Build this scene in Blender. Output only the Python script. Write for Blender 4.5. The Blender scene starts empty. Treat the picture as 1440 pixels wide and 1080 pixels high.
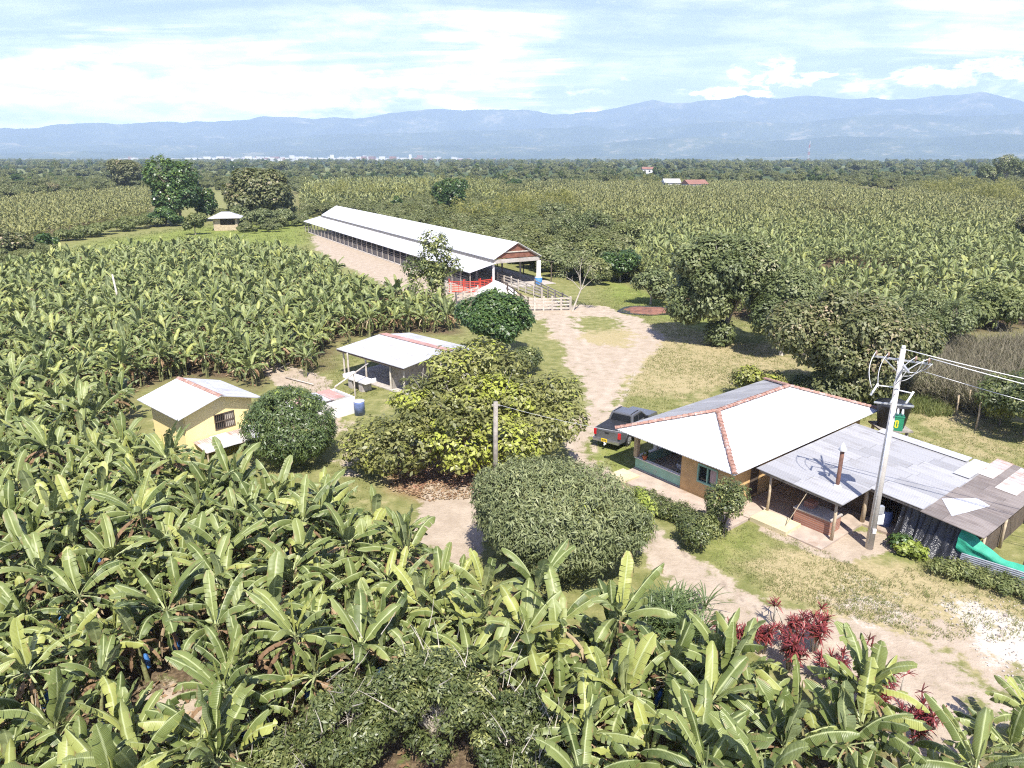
import bpy, bmesh, math, random
import numpy as np
from mathutils import Vector, Matrix

SC = bpy.context.scene
COL = SC.collection
R = math.radians
# ------------------------------------------------------------------ camera
CAM_H, PITCH, FPX = 18.0, R(17.7), 998.0        # height above the yard, downward pitch, focal length in photo pixels
cam_d = bpy.data.cameras.new("camera"); cam = bpy.data.objects.new("camera", cam_d); COL.objects.link(cam)
cam.location = (0, 0, CAM_H); cam.rotation_euler = (R(90) - PITCH, 0, 0)
cam_d.sensor_width = 36; cam_d.lens = 36 * FPX / 1440; cam_d.clip_start = 0.5; cam_d.clip_end = 60000
SC.camera = cam
# ------------------------------------------------------------------ light
SUN_EL, SUN_AZ = R(56), R(170)                    # azimuth measured from +Y towards +X (the sun is behind the drone, a little right)
SUN_E, SKY_E, EXPO = 5.0, 0.10, 0.98
sun_d = bpy.data.lights.new("sun", 'SUN'); sun = bpy.data.objects.new("sun", sun_d); COL.objects.link(sun)
sdir = Vector((math.sin(SUN_AZ) * math.cos(SUN_EL), math.cos(SUN_AZ) * math.cos(SUN_EL), math.sin(SUN_EL)))
sun.rotation_euler = sdir.to_track_quat('Z', 'Y').to_euler(); sun.location = (0, -20, 60)
sun_d.energy = SUN_E; sun_d.angle = R(0.5); sun_d.color = (1.0, 0.955, 0.88)
SC.view_settings.view_transform = 'Standard'; SC.view_settings.look = 'None'
SC.view_settings.exposure = EXPO; SC.view_settings.gamma = 1; SC.view_settings.use_curve_mapping = False
SC.render.engine = 'CYCLES'
cy = SC.cycles
cy.max_bounces = 6; cy.diffuse_bounces = 3; cy.glossy_bounces = 2; cy.transmission_bounces = 4; cy.transparent_max_bounces = 6
cy.volume_bounces = 1; cy.use_denoising = False; cy.use_adaptive_sampling = True; cy.adaptive_threshold = 0.012; cy.filter_width = 1.15

class NT:
    """small node-tree writer"""
    def __init__(s, tree): s.t = tree; s.n = tree.nodes; s.l = tree.links
    def node(s, typ, ins=None, **kw):
        nd = s.n.new(typ)
        for k, v in kw.items(): setattr(nd, k, v)
        for k, v in (ins or {}).items(): s.put(nd.inputs[k], v)
        return nd
    def put(s, sock, v):
        if isinstance(v, bpy.types.NodeSocket): s.l.new(v, sock)
        elif isinstance(v, bpy.types.Node): s.l.new(v.outputs[0], sock)
        elif isinstance(v, (tuple, list)) and sock.type == 'RGBA' and len(v) == 3: sock.default_value = (*v, 1)
        else: sock.default_value = v
    def math(s, op, a, b=0.0, c=None, clamp=False):
        nd = s.n.new('ShaderNodeMath'); nd.operation = op; nd.use_clamp = clamp
        s.put(nd.inputs[0], a); s.put(nd.inputs[1], b)
        if c is not None: s.put(nd.inputs[2], c)
        return nd.outputs[0]
    def mix(s, f, a, b, typ='MIX'):
        nd = s.n.new('ShaderNodeMix'); nd.data_type = 'RGBA'; nd.blend_type = typ
        s.put(nd.inputs[0], f); s.put(nd.inputs[6], a); s.put(nd.inputs[7], b)
        return nd.outputs[2]
    def noise(s, vec, scale, detail=4, rough=0.55, dist=0.0):
        nd = s.node('ShaderNodeTexNoise', {'Scale': scale, 'Detail': detail, 'Roughness': rough, 'Distortion': dist})
        if vec is not None: s.put(nd.inputs['Vector'], vec)
        return nd.outputs[0]
    def ramp(s, f, stops, interp='LINEAR'):
        nd = s.n.new('ShaderNodeValToRGB'); cr = nd.color_ramp; cr.interpolation = interp
        while len(cr.elements) < len(stops): cr.elements.new(0.5)
        for e, (p, c) in zip(cr.elements, stops):
            e.position = p; e.color = (*c, 1) if not isinstance(c, (int, float)) else (c, c, c, 1)
        s.put(nd.inputs[0], f); return nd.outputs[0]
    def smooth(s, v, lo, hi):
        nd = s.n.new('ShaderNodeMapRange'); nd.interpolation_type = 'SMOOTHSTEP'
        s.put(nd.inputs[0], v); nd.inputs[1].default_value = lo; nd.inputs[2].default_value = hi
        return nd.outputs[0]
    def attr(s, name, typ='GEOMETRY'):
        nd = s.n.new('ShaderNodeAttribute'); nd.attribute_type = typ; nd.attribute_name = name
        return nd
# ------------------------------------------------------------------ sky
world = bpy.data.worlds.new("World"); SC.world = world; world.use_nodes = True
w = NT(world.node_tree); w.n.clear()
sky = w.node('ShaderNodeTexSky', sky_type='NISHITA', sun_disc=False, sun_elevation=SUN_EL, sun_rotation=SUN_AZ,
             air_density=1.0, dust_density=0.8, ozone_density=1.4, altitude=900)
tc = w.node('ShaderNodeTexCoord')
sep = w.node('ShaderNodeSeparateXYZ', {0: tc.outputs['Generated']})
zz = w.math('MAXIMUM', sep.outputs[2], 0.0)
# clouds: directions projected on a flat cloud deck (perspective makes far clouds crowd near the horizon)
inv = w.math('DIVIDE', 1.0, w.math('ADD', zz, 0.10))
cx = w.math('MULTIPLY', sep.outputs[0], inv); cyy = w.math('MULTIPLY', sep.outputs[1], inv)
deck = w.node('ShaderNodeCombineXYZ', {0: cx, 1: cyy, 2: 3.1})
big = w.noise(deck, 0.42, 3, 0.5, 0.3)
stre = w.node('ShaderNodeMapping', {'Vector': deck, 'Rotation': (0, 0, R(35)), 'Scale': (0.55, 2.2, 1)})
wisp = w.noise(stre, 0.85, 8, 0.62, 0.9)
cir = w.smooth(w.math('ADD', w.math('MULTIPLY', big, 0.7), w.math('MULTIPLY', wisp, 0.6)), 0.56, 0.86)
# a bank of cumulus low over the mountains, thicker to the left, and single puffs to the right
azi = w.math('ARCTAN2', sep.outputs[0], sep.outputs[1])
pv = w.node('ShaderNodeCombineXYZ', {0: w.math('MULTIPLY', azi, 6.0), 1: w.math('MULTIPLY', zz, 22.0), 2: 0.7})
puff = w.noise(pv, 1.3, 8, 0.6, 0.2)
pv2 = w.node('ShaderNodeCombineXYZ', {0: w.math('MULTIPLY', azi, 26.0), 1: w.math('MULTIPLY', zz, 60.0), 2: 4.7})
puff2 = w.noise(pv2, 1.0, 8, 0.62, 0.4)
left = w.smooth(w.math('MULTIPLY', azi, -1.0), -0.05, 0.35)
lo_band = w.math('SUBTRACT', 1.0, w.smooth(zz, 0.085, 0.13))
band = w.math('MULTIPLY', lo_band, w.math('ADD', 0.36, w.math('MULTIPLY', left, 0.62)))
cum = w.smooth(w.math('ADD', w.math('MULTIPLY', w.math('ADD', w.math('MULTIPLY', puff, 0.6), w.math('MULTIPLY', puff2, 0.4)), 1.1), w.math('MULTIPLY', band, 0.34)), 0.66, 0.84)
def blob(az, z, ra, rz):
    da = w.math('DIVIDE', w.math('SUBTRACT', azi, az), ra); dz = w.math('DIVIDE', w.math('SUBTRACT', zz, z), rz)
    return w.math('SUBTRACT', 1.0, w.math('ADD', w.math('MULTIPLY', da, da), w.math('MULTIPLY', dz, dz)))
def smear(az, z, ra, rz, amp):
    return w.smooth(w.math('ADD', blob(az, z, ra, rz), w.math('MULTIPLY', w.math('SUBTRACT', wisp, 0.5), amp * 2.2)), -0.3, 2.3)
def cumu(az, z, ra, rz): return w.smooth(w.math('ADD', blob(az, z, ra, rz), w.math('MULTIPLY', w.math('SUBTRACT', puff2, 0.5), 7.0)), 0.15, 0.75)
puffs = w.math('MAXIMUM', cumu(0.340, 0.094, 0.050, 0.014), cumu(0.285, 0.076, 0.045, 0.010))
puffs2 = w.math('MAXIMUM', cumu(0.50, 0.086, 0.065, 0.012), cumu(0.60, 0.092, 0.09, 0.014))
veil = w.math('MAXIMUM', smear(0.62, 0.155, 0.20, 0.060, 3.0), w.math('MAXIMUM', smear(-0.05, 0.125, 0.11, 0.09, 3.2), smear(-0.34, 0.115, 0.26, 0.035, 3.0)))
cl = w.math('MAXIMUM', w.math('MULTIPLY', cir, 0.35), w.math('MAXIMUM', veil, w.math('MAXIMUM', cum, w.math('MAXIMUM', puffs, puffs2))))
cl = w.math('MULTIPLY', cl, w.smooth(sep.outputs[2], -0.005, 0.02))
shade = w.smooth(w.noise(pv, 2.6, 5, 0.6), 0.38, 0.62)
ccol = w.mix(shade, (8.0, 8.7, 10.2), (15.5, 15.4, 15.6))
lowb = w.math('ADD', 1.0, w.math('MULTIPLY', w.math('SUBTRACT', 1.0, w.smooth(zz, 0.05, 0.15)), 0.6))
ccol = w.mix(1.0, ccol, w.node('ShaderNodeCombineXYZ', {0: lowb, 1: lowb, 2: lowb}), 'MULTIPLY')
fin = w.mix(cl, w.mix(1.0, sky.outputs[0], (0.90, 0.80, 1.12), 'MULTIPLY'), ccol)
bg = w.node('ShaderNodeBackground', {'Color': fin, 'Strength': SKY_E})
w.l.new(bg.outputs[0], w.node('ShaderNodeOutputWorld').inputs[0])

# ------------------------------------------------------------------ helpers
SP, CP = math.sin(PITCH), math.cos(PITCH)
def G(px, py, h=0.0):
    """ground position (metres) under a point seen in the photograph, on the level h"""
    v = py - 540; d = FPX * SP + v * CP
    k = (CAM_H - h) / d
    return Vector(((px - 720) * k, (FPX * CP - v * SP) * k, h))
def px_of(X, Y, Z):
    dz = CAM_H - Z; d = Y * CP + dz * SP
    return 720 + X * FPX / d, 540 + FPX * (dz * CP - Y * SP) / d, d

def tag(o, label=None, cat=None, group=None, kind=None):
    if label: o['label'] = label
    if cat: o['category'] = cat
    if group: o['group'] = group
    if kind: o['kind'] = kind
    return o
def empty(name, loc, rz=0.0):
    o = bpy.data.objects.new(name, None); COL.objects.link(o); o.location = loc; o.rotation_euler = (0, 0, rz)
    o.empty_display_size = 0.3
    return o
def link(name, me, mats=None, parent=None, loc=None, rz=None):
    o = bpy.data.objects.new(name, me); COL.objects.link(o)
    if mats is not None:
        for m in (mats if isinstance(mats, (list, tuple)) else [mats]): me.materials.append(m)
    if parent: o.parent = parent
    if loc is not None: o.location = loc
    if rz is not None: o.rotation_euler = (0, 0, rz)
    return o
def copy_tree(o, parent=None):
    c = o.copy(); COL.objects.link(c)
    if parent: c.parent = parent
    for ch in o.children: copy_tree(ch, c)
    return c

class MB:
    """collects polygons, then links them as ONE mesh"""
    def __init__(s): s.v = []; s.f = []; s.mi = []; s.uv = []; s.att = {}
    def quad(s, pts, mi=0, uv=None):
        i = len(s.v); s.v += [tuple(p) for p in pts]; s.f.append(tuple(range(i, i + len(pts)))); s.mi.append(mi)
        s.uv.append(uv if uv else [(0, 0)] * len(pts))
    def box(s, c, d, rz=0.0, mi=0, M=None):
        """box centre c, full size d, turned by rz"""
        x, y, z = d[0] / 2, d[1] / 2, d[2] / 2
        m = M if M is not None else Matrix.Translation(c) @ Matrix.Rotation(rz, 4, 'Z')
        P = [m @ Vector((a * x, b * y, e * z)) for e in (-1, 1) for b in (-1, 1) for a in (-1, 1)]
        for q in ((0, 2, 3, 1), (4, 5, 7, 6), (0, 1, 5, 4), (2, 6, 7, 3), (0, 4, 6, 2), (1, 3, 7, 5)):
            s.quad([P[k] for k in q], mi, uv=[(P[k].x + P[k].y, P[k].z) for k in q])
    def slab(s, pts, t, mi=0, uvs=None):
        """a sheet: polygon pts (top face, counter-clockwise from above) with thickness t below"""
        n = len(pts); P = [Vector(p) for p in pts]; Q = [p - Vector((0, 0, t)) for p in P]
        uvs = uvs or [(p.x, p.y) for p in P]
        s.quad(P, mi, uvs); s.quad(list(reversed(Q)), mi, list(reversed(uvs)))
        for i in range(n):
            j = (i + 1) % n
            s.quad([P[i], Q[i], Q[j], P[j]], mi, [uvs[i], uvs[i], uvs[j], uvs[j]])
    def bar(s, a, b, w_, h_=None, mi=0):
        a, b = Vector(a), Vector(b); d = b - a; L = d.length
        if L < 1e-6: return
        m = Matrix.Translation((a + b) / 2) @ d.to_track_quat('X', 'Z').to_matrix().to_4x4()
        s.box((0, 0, 0), (L, w_, h_ or w_), M=m, mi=mi)
    def tube(s, pts, rads, n=8, mi=0, caps=True):
        P = [Vector(p) for p in pts]; rings = []
        if not isinstance(rads, (list, tuple)): rads = [rads] * len(P)
        up = Vector((0, 0, 1)); prev = None
        for i, p in enumerate(P):
            d = (P[min(i + 1, len(P) - 1)] - P[max(i - 1, 0)]).normalized()
            if prev is None:
                a = d.orthogonal().normalized()
            else:
                a = (prev - d * prev.dot(d)).normalized()
            prev = a; b = d.cross(a)
            base = len(s.v)
            for k in range(n):
                t = 2 * math.pi * k / n
                s.v.append(tuple(p + (a * math.cos(t) + b * math.sin(t)) * rads[i]))
            rings.append(base)
        for r0, r1 in zip(rings, rings[1:]):
            for k in range(n):
                k2 = (k + 1) % n
                s.f.append((r0 + k, r0 + k2, r1 + k2, r1 + k)); s.mi.append(mi); s.uv.append([(0, 0)] * 4)
        if caps:
            s.f.append(tuple(reversed([rings[0] + k for k in range(n)]))); s.mi.append(mi); s.uv.append([(0, 0)] * n)
            s.f.append(tuple(rings[-1] + k for k in range(n))); s.mi.append(mi); s.uv.append([(0, 0)] * n)
    def mesh(s, name, smooth=False):
        me = bpy.data.meshes.new(name); me.from_pydata(s.v, [], s.f)
        me.polygons.foreach_set('material_index', s.mi)
        uvl = me.uv_layers.new(name='UVMap')
        flat = [c for u in s.uv for p in u for c in p]
        uvl.data.foreach_set('uv', flat)
        if smooth: me.polygons.foreach_set('use_smooth', [True] * len(s.f))
        me.update(); return me
    def build(s, name, mats, parent=None, smooth=False, loc=None, rz=None, origin=None):
        if origin is not None:
            o_ = Vector(origin); s.v = [tuple(Vector(p) - o_) for p in s.v]; loc = origin
        me = s.mesh(name, smooth)
        return link(name, me, mats, parent, loc, rz)

def npmesh(name, V, F, attrs=None, smooth=False, uv=None):
    """fast mesh from numpy arrays; F is (n,3) or (n,4); attrs: vertex float attributes"""
    me = bpy.data.meshes.new(name); V = np.asarray(V, np.float32); F = np.asarray(F, np.int32)
    n, k = F.shape
    me.vertices.add(len(V)); me.vertices.foreach_set('co', V.ravel())
    me.loops.add(n * k); me.loops.foreach_set('vertex_index', F.ravel())
    me.polygons.add(n); me.polygons.foreach_set('loop_start', np.arange(0, n * k, k, dtype=np.int32))
    me.polygons.foreach_set('loop_total', np.full(n, k, np.int32))
    if smooth: me.polygons.foreach_set('use_smooth', np.ones(n, bool))
    for a, arr in (attrs or {}).items():
        at = me.attributes.new(a, 'FLOAT', 'POINT'); at.data.foreach_set('value', np.asarray(arr, np.float32))
    me.update(calc_edges=True); me.validate()
    return me

# ------------------------------------------------------------------ materials
def new_mat(name):
    m = bpy.data.materials.new(name); m.use_nodes = True; t = NT(m.node_tree); t.n.clear()
    out = t.node('ShaderNodeOutputMaterial'); return m, t, out
def bsdf(t, **k):
    return t.node('ShaderNodeBsdfPrincipled', {a.replace('_', ' '): b for a, b in k.items()})
def plain(name, col, rough=0.7, var=0.25, scale=3.0, metal=0.0, bump=0.0, dirt=None, spec=0.4):
    """a coloured surface with uneven tone, optional dirt colour and bump"""
    m, t, out = new_mat(name)
    tc = t.node('ShaderNodeTexCoord').outputs['Object']
    n = t.noise(tc, scale, 6, 0.6)
    dark = tuple(c * (1 - var) for c in col); lite = tuple(min(1, c * (1 + var)) for c in col)
    c = t.mix(t.smooth(n, 0.3, 0.7), dark, lite)
    if dirt:
        c = t.mix(t.smooth(t.noise(tc, scale * 0.6, 7, 0.7), 0.5, 0.72), c, dirt)
    b = bsdf(t, Base_Color=c, Roughness=rough, Metallic=metal); b.inputs['Specular IOR Level'].default_value = spec
    if bump:
        bp = t.node('ShaderNodeBump', {'Strength': bump, 'Distance': 0.05, 'Height': t.noise(tc, scale * 6, 5, 0.6)})
        t.l.new(bp.outputs[0], b.inputs['Normal'])
    t.l.new(b.outputs[0], out.inputs[0]); return m
def corrugated(name, col, dirt, dirt_amt=0.35, rough=0.4, metal=0.3, pitch=0.13, sheet=0.85, row=2.4, var=0.18, streak=0.5):
    """metal or fibre roofing: ribs across u, sheets of their own tone, streaked dirt running down the slope (v)"""
    m, t, out = new_mat(name)
    uv = t.node('ShaderNodeUVMap', uv_map='UVMap').outputs[0]
    s = t.node('ShaderNodeSeparateXYZ', {0: uv}); u, v = s.outputs[0], s.outputs[1]
    ui = t.math('FLOOR', t.math('DIVIDE', u, sheet)); vi = t.math('FLOOR', t.math('DIVIDE', t.math('ADD', v, t.math('MULTIPLY', ui, 0.21)), row))
    wn = t.node('ShaderNodeTexWhiteNoise', {'Vector': t.node('ShaderNodeCombineXYZ', {0: ui, 1: vi})}, noise_dimensions='2D')
    st = t.node('ShaderNodeCombineXYZ', {0: t.math('MULTIPLY', u, 3.0), 1: t.math('MULTIPLY', v, 0.35), 2: ui})
    sn = t.noise(st, 1.6, 6, 0.65)
    dark = tuple(c * (1 - var) for c in col); lite = tuple(min(1, c * (1 + var)) for c in col)
    c = t.mix(wn.outputs[0], dark, lite)
    dn = t.math('ADD', t.math('MULTIPLY', sn, streak), t.math('MULTIPLY', t.noise(uv, 0.5, 6, 0.65), 1 - streak))
    c = t.mix(t.smooth(dn, 0.62 - dirt_amt * 0.4, 0.80 - dirt_amt * 0.3), c, dirt)
    lap = t.math('LESS_THAN', t.math('FRACT', t.math('DIVIDE', t.math('ADD', v, t.math('MULTIPLY', ui, 0.21)), row)), 0.018)
    lap2 = t.math('LESS_THAN', t.math('FRACT', t.math('DIVIDE', u, sheet)), 0.03)
    c = t.mix(t.math('MULTIPLY', t.math('MAXIMUM', lap, lap2), 0.35), c, tuple(x * 0.35 for x in dirt))
    wave = t.math('SINE', t.math('MULTIPLY', u, 2 * math.pi / pitch))
    hgt = t.math('ADD', wave, t.math('MULTIPLY', t.noise(uv, 2.5, 3), 1.2))
    bp = t.node('ShaderNodeBump', {'Strength': 0.55, 'Distance': 0.018, 'Height': hgt})
    b = bsdf(t, Base_Color=c, Roughness=rough, Metallic=metal, Normal=bp.outputs[0])
    t.l.new(b.outputs[0], out.inputs[0]); return m
def leafy(name, stops, rough=0.5, trans=0.25, back=None, spec=0.45, obj_var=0.18, dust=None):
    """foliage: tone attribute picks the colour, each object is slightly different, thin leaves let light through"""
    m, t, out = new_mat(name)
    a = t.attr('tone').outputs['Fac']
    oi = t.node('ShaderNodeObjectInfo')
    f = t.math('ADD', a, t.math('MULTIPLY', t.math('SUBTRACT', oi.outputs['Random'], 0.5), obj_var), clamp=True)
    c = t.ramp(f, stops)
    ft = t.attr('field_tone', 'INSTANCER').outputs['Fac']
    c = t.mix(ft, c, t.mix(0.65, c, (0.155, 0.14, 0.04)))
    if back:
        geo = t.node('ShaderNodeNewGeometry')
        c = t.mix(t.math('MULTIPLY', geo.outputs['Backfacing'], 0.7), c, back)
    b = bsdf(t, Base_Color=c, Roughness=rough); b.inputs['Specular IOR Level'].default_value = spec
    tr = t.node('ShaderNodeBsdfTranslucent', {'Color': t.mix(0.5, c, (0.30, 0.38, 0.05))})
    ms = t.node('ShaderNodeMixShader', {0: trans, 1: b.outputs[0], 2: tr.outputs[0]})
    t.l.new(ms.outputs[0], out.inputs[0]); return m

M = {}
def mats():
    M['banana'] = None
    m, t, out = new_mat('banana_leaf')
    tone = t.attr('tone').outputs['Fac']; rib = t.attr('rib').outputs['Fac']; edge = t.attr('edge').outputs['Fac']
    oi = t.node('ShaderNodeObjectInfo'); oc = t.node('ShaderNodeTexCoord').outputs['Object']
    f = t.math('ADD', tone, t.math('MULTIPLY', t.math('SUBTRACT', oi.outputs['Random'], 0.5), 0.42), clamp=True)
    c = t.ramp(f, [(0.0, (0.060, 0.088, 0.024)), (0.4, (0.130, 0.166, 0.045)), (0.8, (0.215, 0.250, 0.078)), (1.0, (0.32, 0.34, 0.09))])
    ft = t.attr('field_tone', 'INSTANCER').outputs['Fac']
    c = t.mix(ft, c, t.mix(0.7, c, (0.195, 0.175, 0.045)))
    geo = t.node('ShaderNodeNewGeometry')
    c = t.mix(t.math('MULTIPLY', geo.outputs['Backfacing'], 0.55), c, (0.25, 0.29, 0.16))
    pn = t.noise(oc, 2.3, 5, 0.6)
    c = t.mix(t.math('MULTIPLY', t.smooth(pn, 0.45, 0.75), 0.35), c, (0.21, 0.24, 0.08))
    be = t.math('MULTIPLY', t.smooth(edge, 0.62, 1.0), t.smooth(t.noise(oc, 1.4, 4, 0.6), 0.52, 0.62))
    c = t.mix(t.math('MULTIPLY', be, 0.8), c, (0.26, 0.17, 0.08))
    c = t.mix(t.math('MULTIPLY', t.smooth(rib, 0.80, 0.97), 0.85), c, (0.42, 0.46, 0.22))
    vein = t.math('MULTIPLY', t.math('SINE', t.math('MULTIPLY', t.attr('along').outputs['Fac'], 260.0)), 1.0)
    bp = t.node('ShaderNodeBump', {'Strength': 0.18, 'Distance': 0.02, 'Height': t.math('ADD', vein, t.noise(oc, 6, 3))})
    b = bsdf(t, Base_Color=c, Roughness=0.40, Normal=bp.outputs[0]); b.inputs['Specular IOR Level'].default_value = 0.38
    tr = t.node('ShaderNodeBsdfTranslucent', {'Color': t.mix(0.3, c, (0.30, 0.38, 0.08))})
    t.l.new(t.node('ShaderNodeMixShader', {0: 0.13, 1: b.outputs[0], 2: tr.outputs[0]}).outputs[0], out.inputs[0]); M['banana'] = m
    M['bstem'] = plain('banana_stem', (0.20, 0.21, 0.09), 0.6, 0.35, 2.5, dirt=(0.16, 0.10, 0.05))
    M['bdead'] = leafy('dead_banana_leaf', [(0, (0.20, 0.12, 0.07)), (0.5, (0.38, 0.26, 0.15)), (1, (0.55, 0.44, 0.28))], 0.85, 0.15, spec=0.1)
    M['bag'] = plain('blue_plastic_bag', (0.040, 0.14, 0.36), 0.35, 0.5, 5, bump=0.6)
    M['almond'] = leafy('broad_leaf', [(0, (0.125, 0.135, 0.040)), (0.35, (0.225, 0.225, 0.075)), (0.62, (0.300, 0.300, 0.095)), (0.82, (0.31, 0.345, 0.06)), (1, (0.44, 0.48, 0.07))], 0.42, 0.25, back=(0.24, 0.21, 0.11))
    M['mango'] = leafy('mango_leaf', [(0, (0.050, 0.085, 0.026)), (0.5, (0.100, 0.140, 0.045)), (0.9, (0.15, 0.19, 0.055)), (1, (0.24, 0.30, 0.06))], 0.38, 0.18, back=(0.16, 0.18, 0.09))
    M['greymango'] = leafy('dull_mango_leaf', [(0, (0.095, 0.118, 0.048)), (0.5, (0.190, 0.215, 0.092)), (0.88, (0.33, 0.345, 0.17)), (1, (0.30, 0.34, 0.07))], 0.48, 0.18, back=(0.19, 0.19, 0.11), spec=.3)
    M['yellowgreen'] = leafy('pale_young_leaf', [(0, (0.16, 0.20, 0.035)), (0.6, (0.28, 0.34, 0.06)), (1, (0.42, 0.46, 0.10))], 0.45, 0.3)
    M['citrus'] = leafy('glossy_dark_leaf', [(0, (0.035, 0.070, 0.022)), (0.5, (0.070, 0.125, 0.035)), (0.85, (0.12, 0.18, 0.045)), (1, (0.19, 0.26, 0.05))], 0.35, 0.2)
    M['olive'] = leafy('olive_leaf', [(0, (0.080, 0.105, 0.034)), (0.5, (0.160, 0.190, 0.072)), (0.85, (0.245, 0.265, 0.110)), (1, (0.36, 0.34, 0.19))], 0.5, 0.2, back=(0.18, 0.19, 0.12))
    M['rusty'] = leafy('bronze_olive_leaf', [(0, (0.085, 0.100, 0.034)), (0.5, (0.170, 0.180, 0.070)), (0.8, (0.255, 0.225, 0.110)), (1, (0.38, 0.29, 0.19))], 0.5, 0.2)
    M['shrubleaf'] = leafy('shrub_leaf', [(0, (0.055, 0.075, 0.026)), (0.5, (0.115, 0.140, 0.046)), (0.85, (0.200, 0.220, 0.080)), (1, (0.36, 0.37, 0.13))], 0.4, 0.22)
    M['brush'] = leafy('brush_leaf', [(0, (0.085, 0.110, 0.034)), (0.5, (0.165, 0.190, 0.062)), (1, (0.29, 0.30, 0.11))], 0.55, 0.25)
    M['bamboo'] = leafy('bamboo_leaf', [(0, (0.11, 0.12, 0.028)), (0.5, (0.22, 0.215, 0.050)), (1, (0.33, 0.31, 0.09))], 0.55, 0.3)
    M['red'] = leafy('crimson_leaf', [(0, (0.07, 0.014, 0.018)), (0.5, (0.20, 0.030, 0.038)), (0.85, (0.36, 0.08, 0.075)), (1, (0.45, 0.24, 0.15))], 0.4, 0.25)
    M['strap'] = leafy('strap_leaf', [(0, (0.060, 0.095, 0.030)), (0.5, (0.115, 0.160, 0.055)), (1, (0.24, 0.29, 0.12))], 0.4, 0.2)
    M['grassblade'] = leafy('grass_blade', [(0, (0.10, 0.13, 0.035)), (0.5, (0.19, 0.21, 0.065)), (1, (0.36, 0.33, 0.15))], 0.7, 0.25)
    M['drycane'] = leafy('dry_cane_leaf', [(0, (0.095, 0.080, 0.058)), (0.5, (0.200, 0.175, 0.125)), (1, (0.33, 0.31, 0.20))], 0.85, 0.15, spec=0.1)
    M['litter'] = leafy('fallen_leaf', [(0, (0.15, 0.085, 0.05)), (0.5, (0.28, 0.175, 0.10)), (1, (0.42, 0.32, 0.20))], 0.85, 0.1, spec=0.1)
    M['bark'] = plain('grey_bark', (0.24, 0.20, 0.16), 0.9, 0.3, 2.0, bump=0.6)
    M['palebark'] = plain('pale_bark', (0.42, 0.38, 0.31), 0.85, 0.25, 3.0, bump=0.4)
    M['darkbark'] = plain('dark_bark', (0.12, 0.10, 0.08), 0.9, 0.3, 2.0, bump=0.6)
    M['whiteroof'] = corrugated('white_painted_roofing', (0.68, 0.68, 0.68), (0.46, 0.43, 0.40), 0.30, 0.42, 0.0, 0.18, 0.9, 3.2, 0.03)
    M['barnroof'] = corrugated('white_barn_roofing', (0.66, 0.66, 0.67), (0.42, 0.41, 0.41), 0.34, 0.42, 0.0, 0.18, 0.9, 3.2, 0.05)
    M['hutroof'] = corrugated('pale_zinc_roofing', (0.52, 0.52, 0.54), (0.36, 0.33, 0.32), 0.40, 0.42, 0.05, 0.14, 0.85, 2.6, 0.08)
    M['greyroof'] = corrugated('grey_zinc_roofing', (0.375, 0.37, 0.37), (0.27, 0.255, 0.24), 0.35, 0.48, 0.12, 0.13, 0.85, 2.6, 0.16)
    M['brownroof'] = corrugated('weathered_brown_roofing', (0.215, 0.185, 0.165), (0.14, 0.11, 0.095), 0.5, 0.7, 0.0, 0.14, 0.9, 1.8, 0.22)
    M['rustroof'] = corrugated('rusty_sheet', (0.50, 0.48, 0.46), (0.34, 0.19, 0.13), 0.55, 0.6, 0.0, 0.13, 0.8, 1.3, 0.2, 0.35)
    M['redsheet'] = corrugated('red_oxide_sheet', (0.42, 0.22, 0.18), (0.52, 0.45, 0.42), 0.4, 0.6, 0.0, 0.13, 0.8, 1.6, 0.15)
    M['tile'] = plain('clay_ridge_tile', (0.33, 0.185, 0.14), 0.85, 0.35, 5, bump=0.4, dirt=(0.52, 0.44, 0.41))
    M['yellow'] = plain('pale_yellow_plaster', (0.93, 0.76, 0.36), 0.85, 0.03, 1.5, dirt=(0.84, 0.70, 0.40))
    M['ochre'] = plain('ochre_plaster', (0.60, 0.395, 0.18), 0.85, 0.12, 1.5, dirt=(0.46, 0.31, 0.17))
    M['white'] = plain('white_plaster', (0.78, 0.76, 0.73), 0.8, 0.06, 1.5, dirt=(0.55, 0.51, 0.46))
    M['mint'] = plain('mint_green_paint', (0.30, 0.52, 0.40), 0.7, 0.10, 2, dirt=(0.35, 0.42, 0.34))
    M['concrete'] = plain('concrete', (0.42, 0.38, 0.34), 0.9, 0.15, 1.5, dirt=(0.30, 0.25, 0.21))
    M['pinkfloor'] = plain('worn_earth_floor', (0.40, 0.325, 0.26), 0.9, 0.15, 1.5, dirt=(0.32, 0.23, 0.17))
    M['sandstone'] = plain('pale_yellow_slab', (0.58, 0.50, 0.31), 0.9, 0.12, 1.0, dirt=(0.42, 0.35, 0.22))
    M['wood'] = plain('pale_wood', (0.46, 0.37, 0.25), 0.8, 0.2, 4, dirt=(0.28, 0.21, 0.15))
    M['greywood'] = plain('weathered_grey_wood', (0.30, 0.27, 0.23), 0.85, 0.25, 4, dirt=(0.20, 0.17, 0.14))
    M['whitewood'] = plain('whitewashed_wood', (0.50, 0.45, 0.38), 0.85, 0.2, 4, dirt=(0.38, 0.32, 0.26))
    M['darkwood'] = plain('dark_wood', (0.10, 0.075, 0.055), 0.8, 0.3, 4)
    M['redwood'] = plain('red_painted_boards', (0.20, 0.085, 0.055), 0.8, 0.3, 2)
    M['brick'] = None
    m, t, out = new_mat('red_brick')
    uv = t.node('ShaderNodeTexCoord').outputs['Object']
    mp = t.node('ShaderNodeMapping', {'Vector': uv, 'Rotation': (R(90), 0, 0)})
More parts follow.
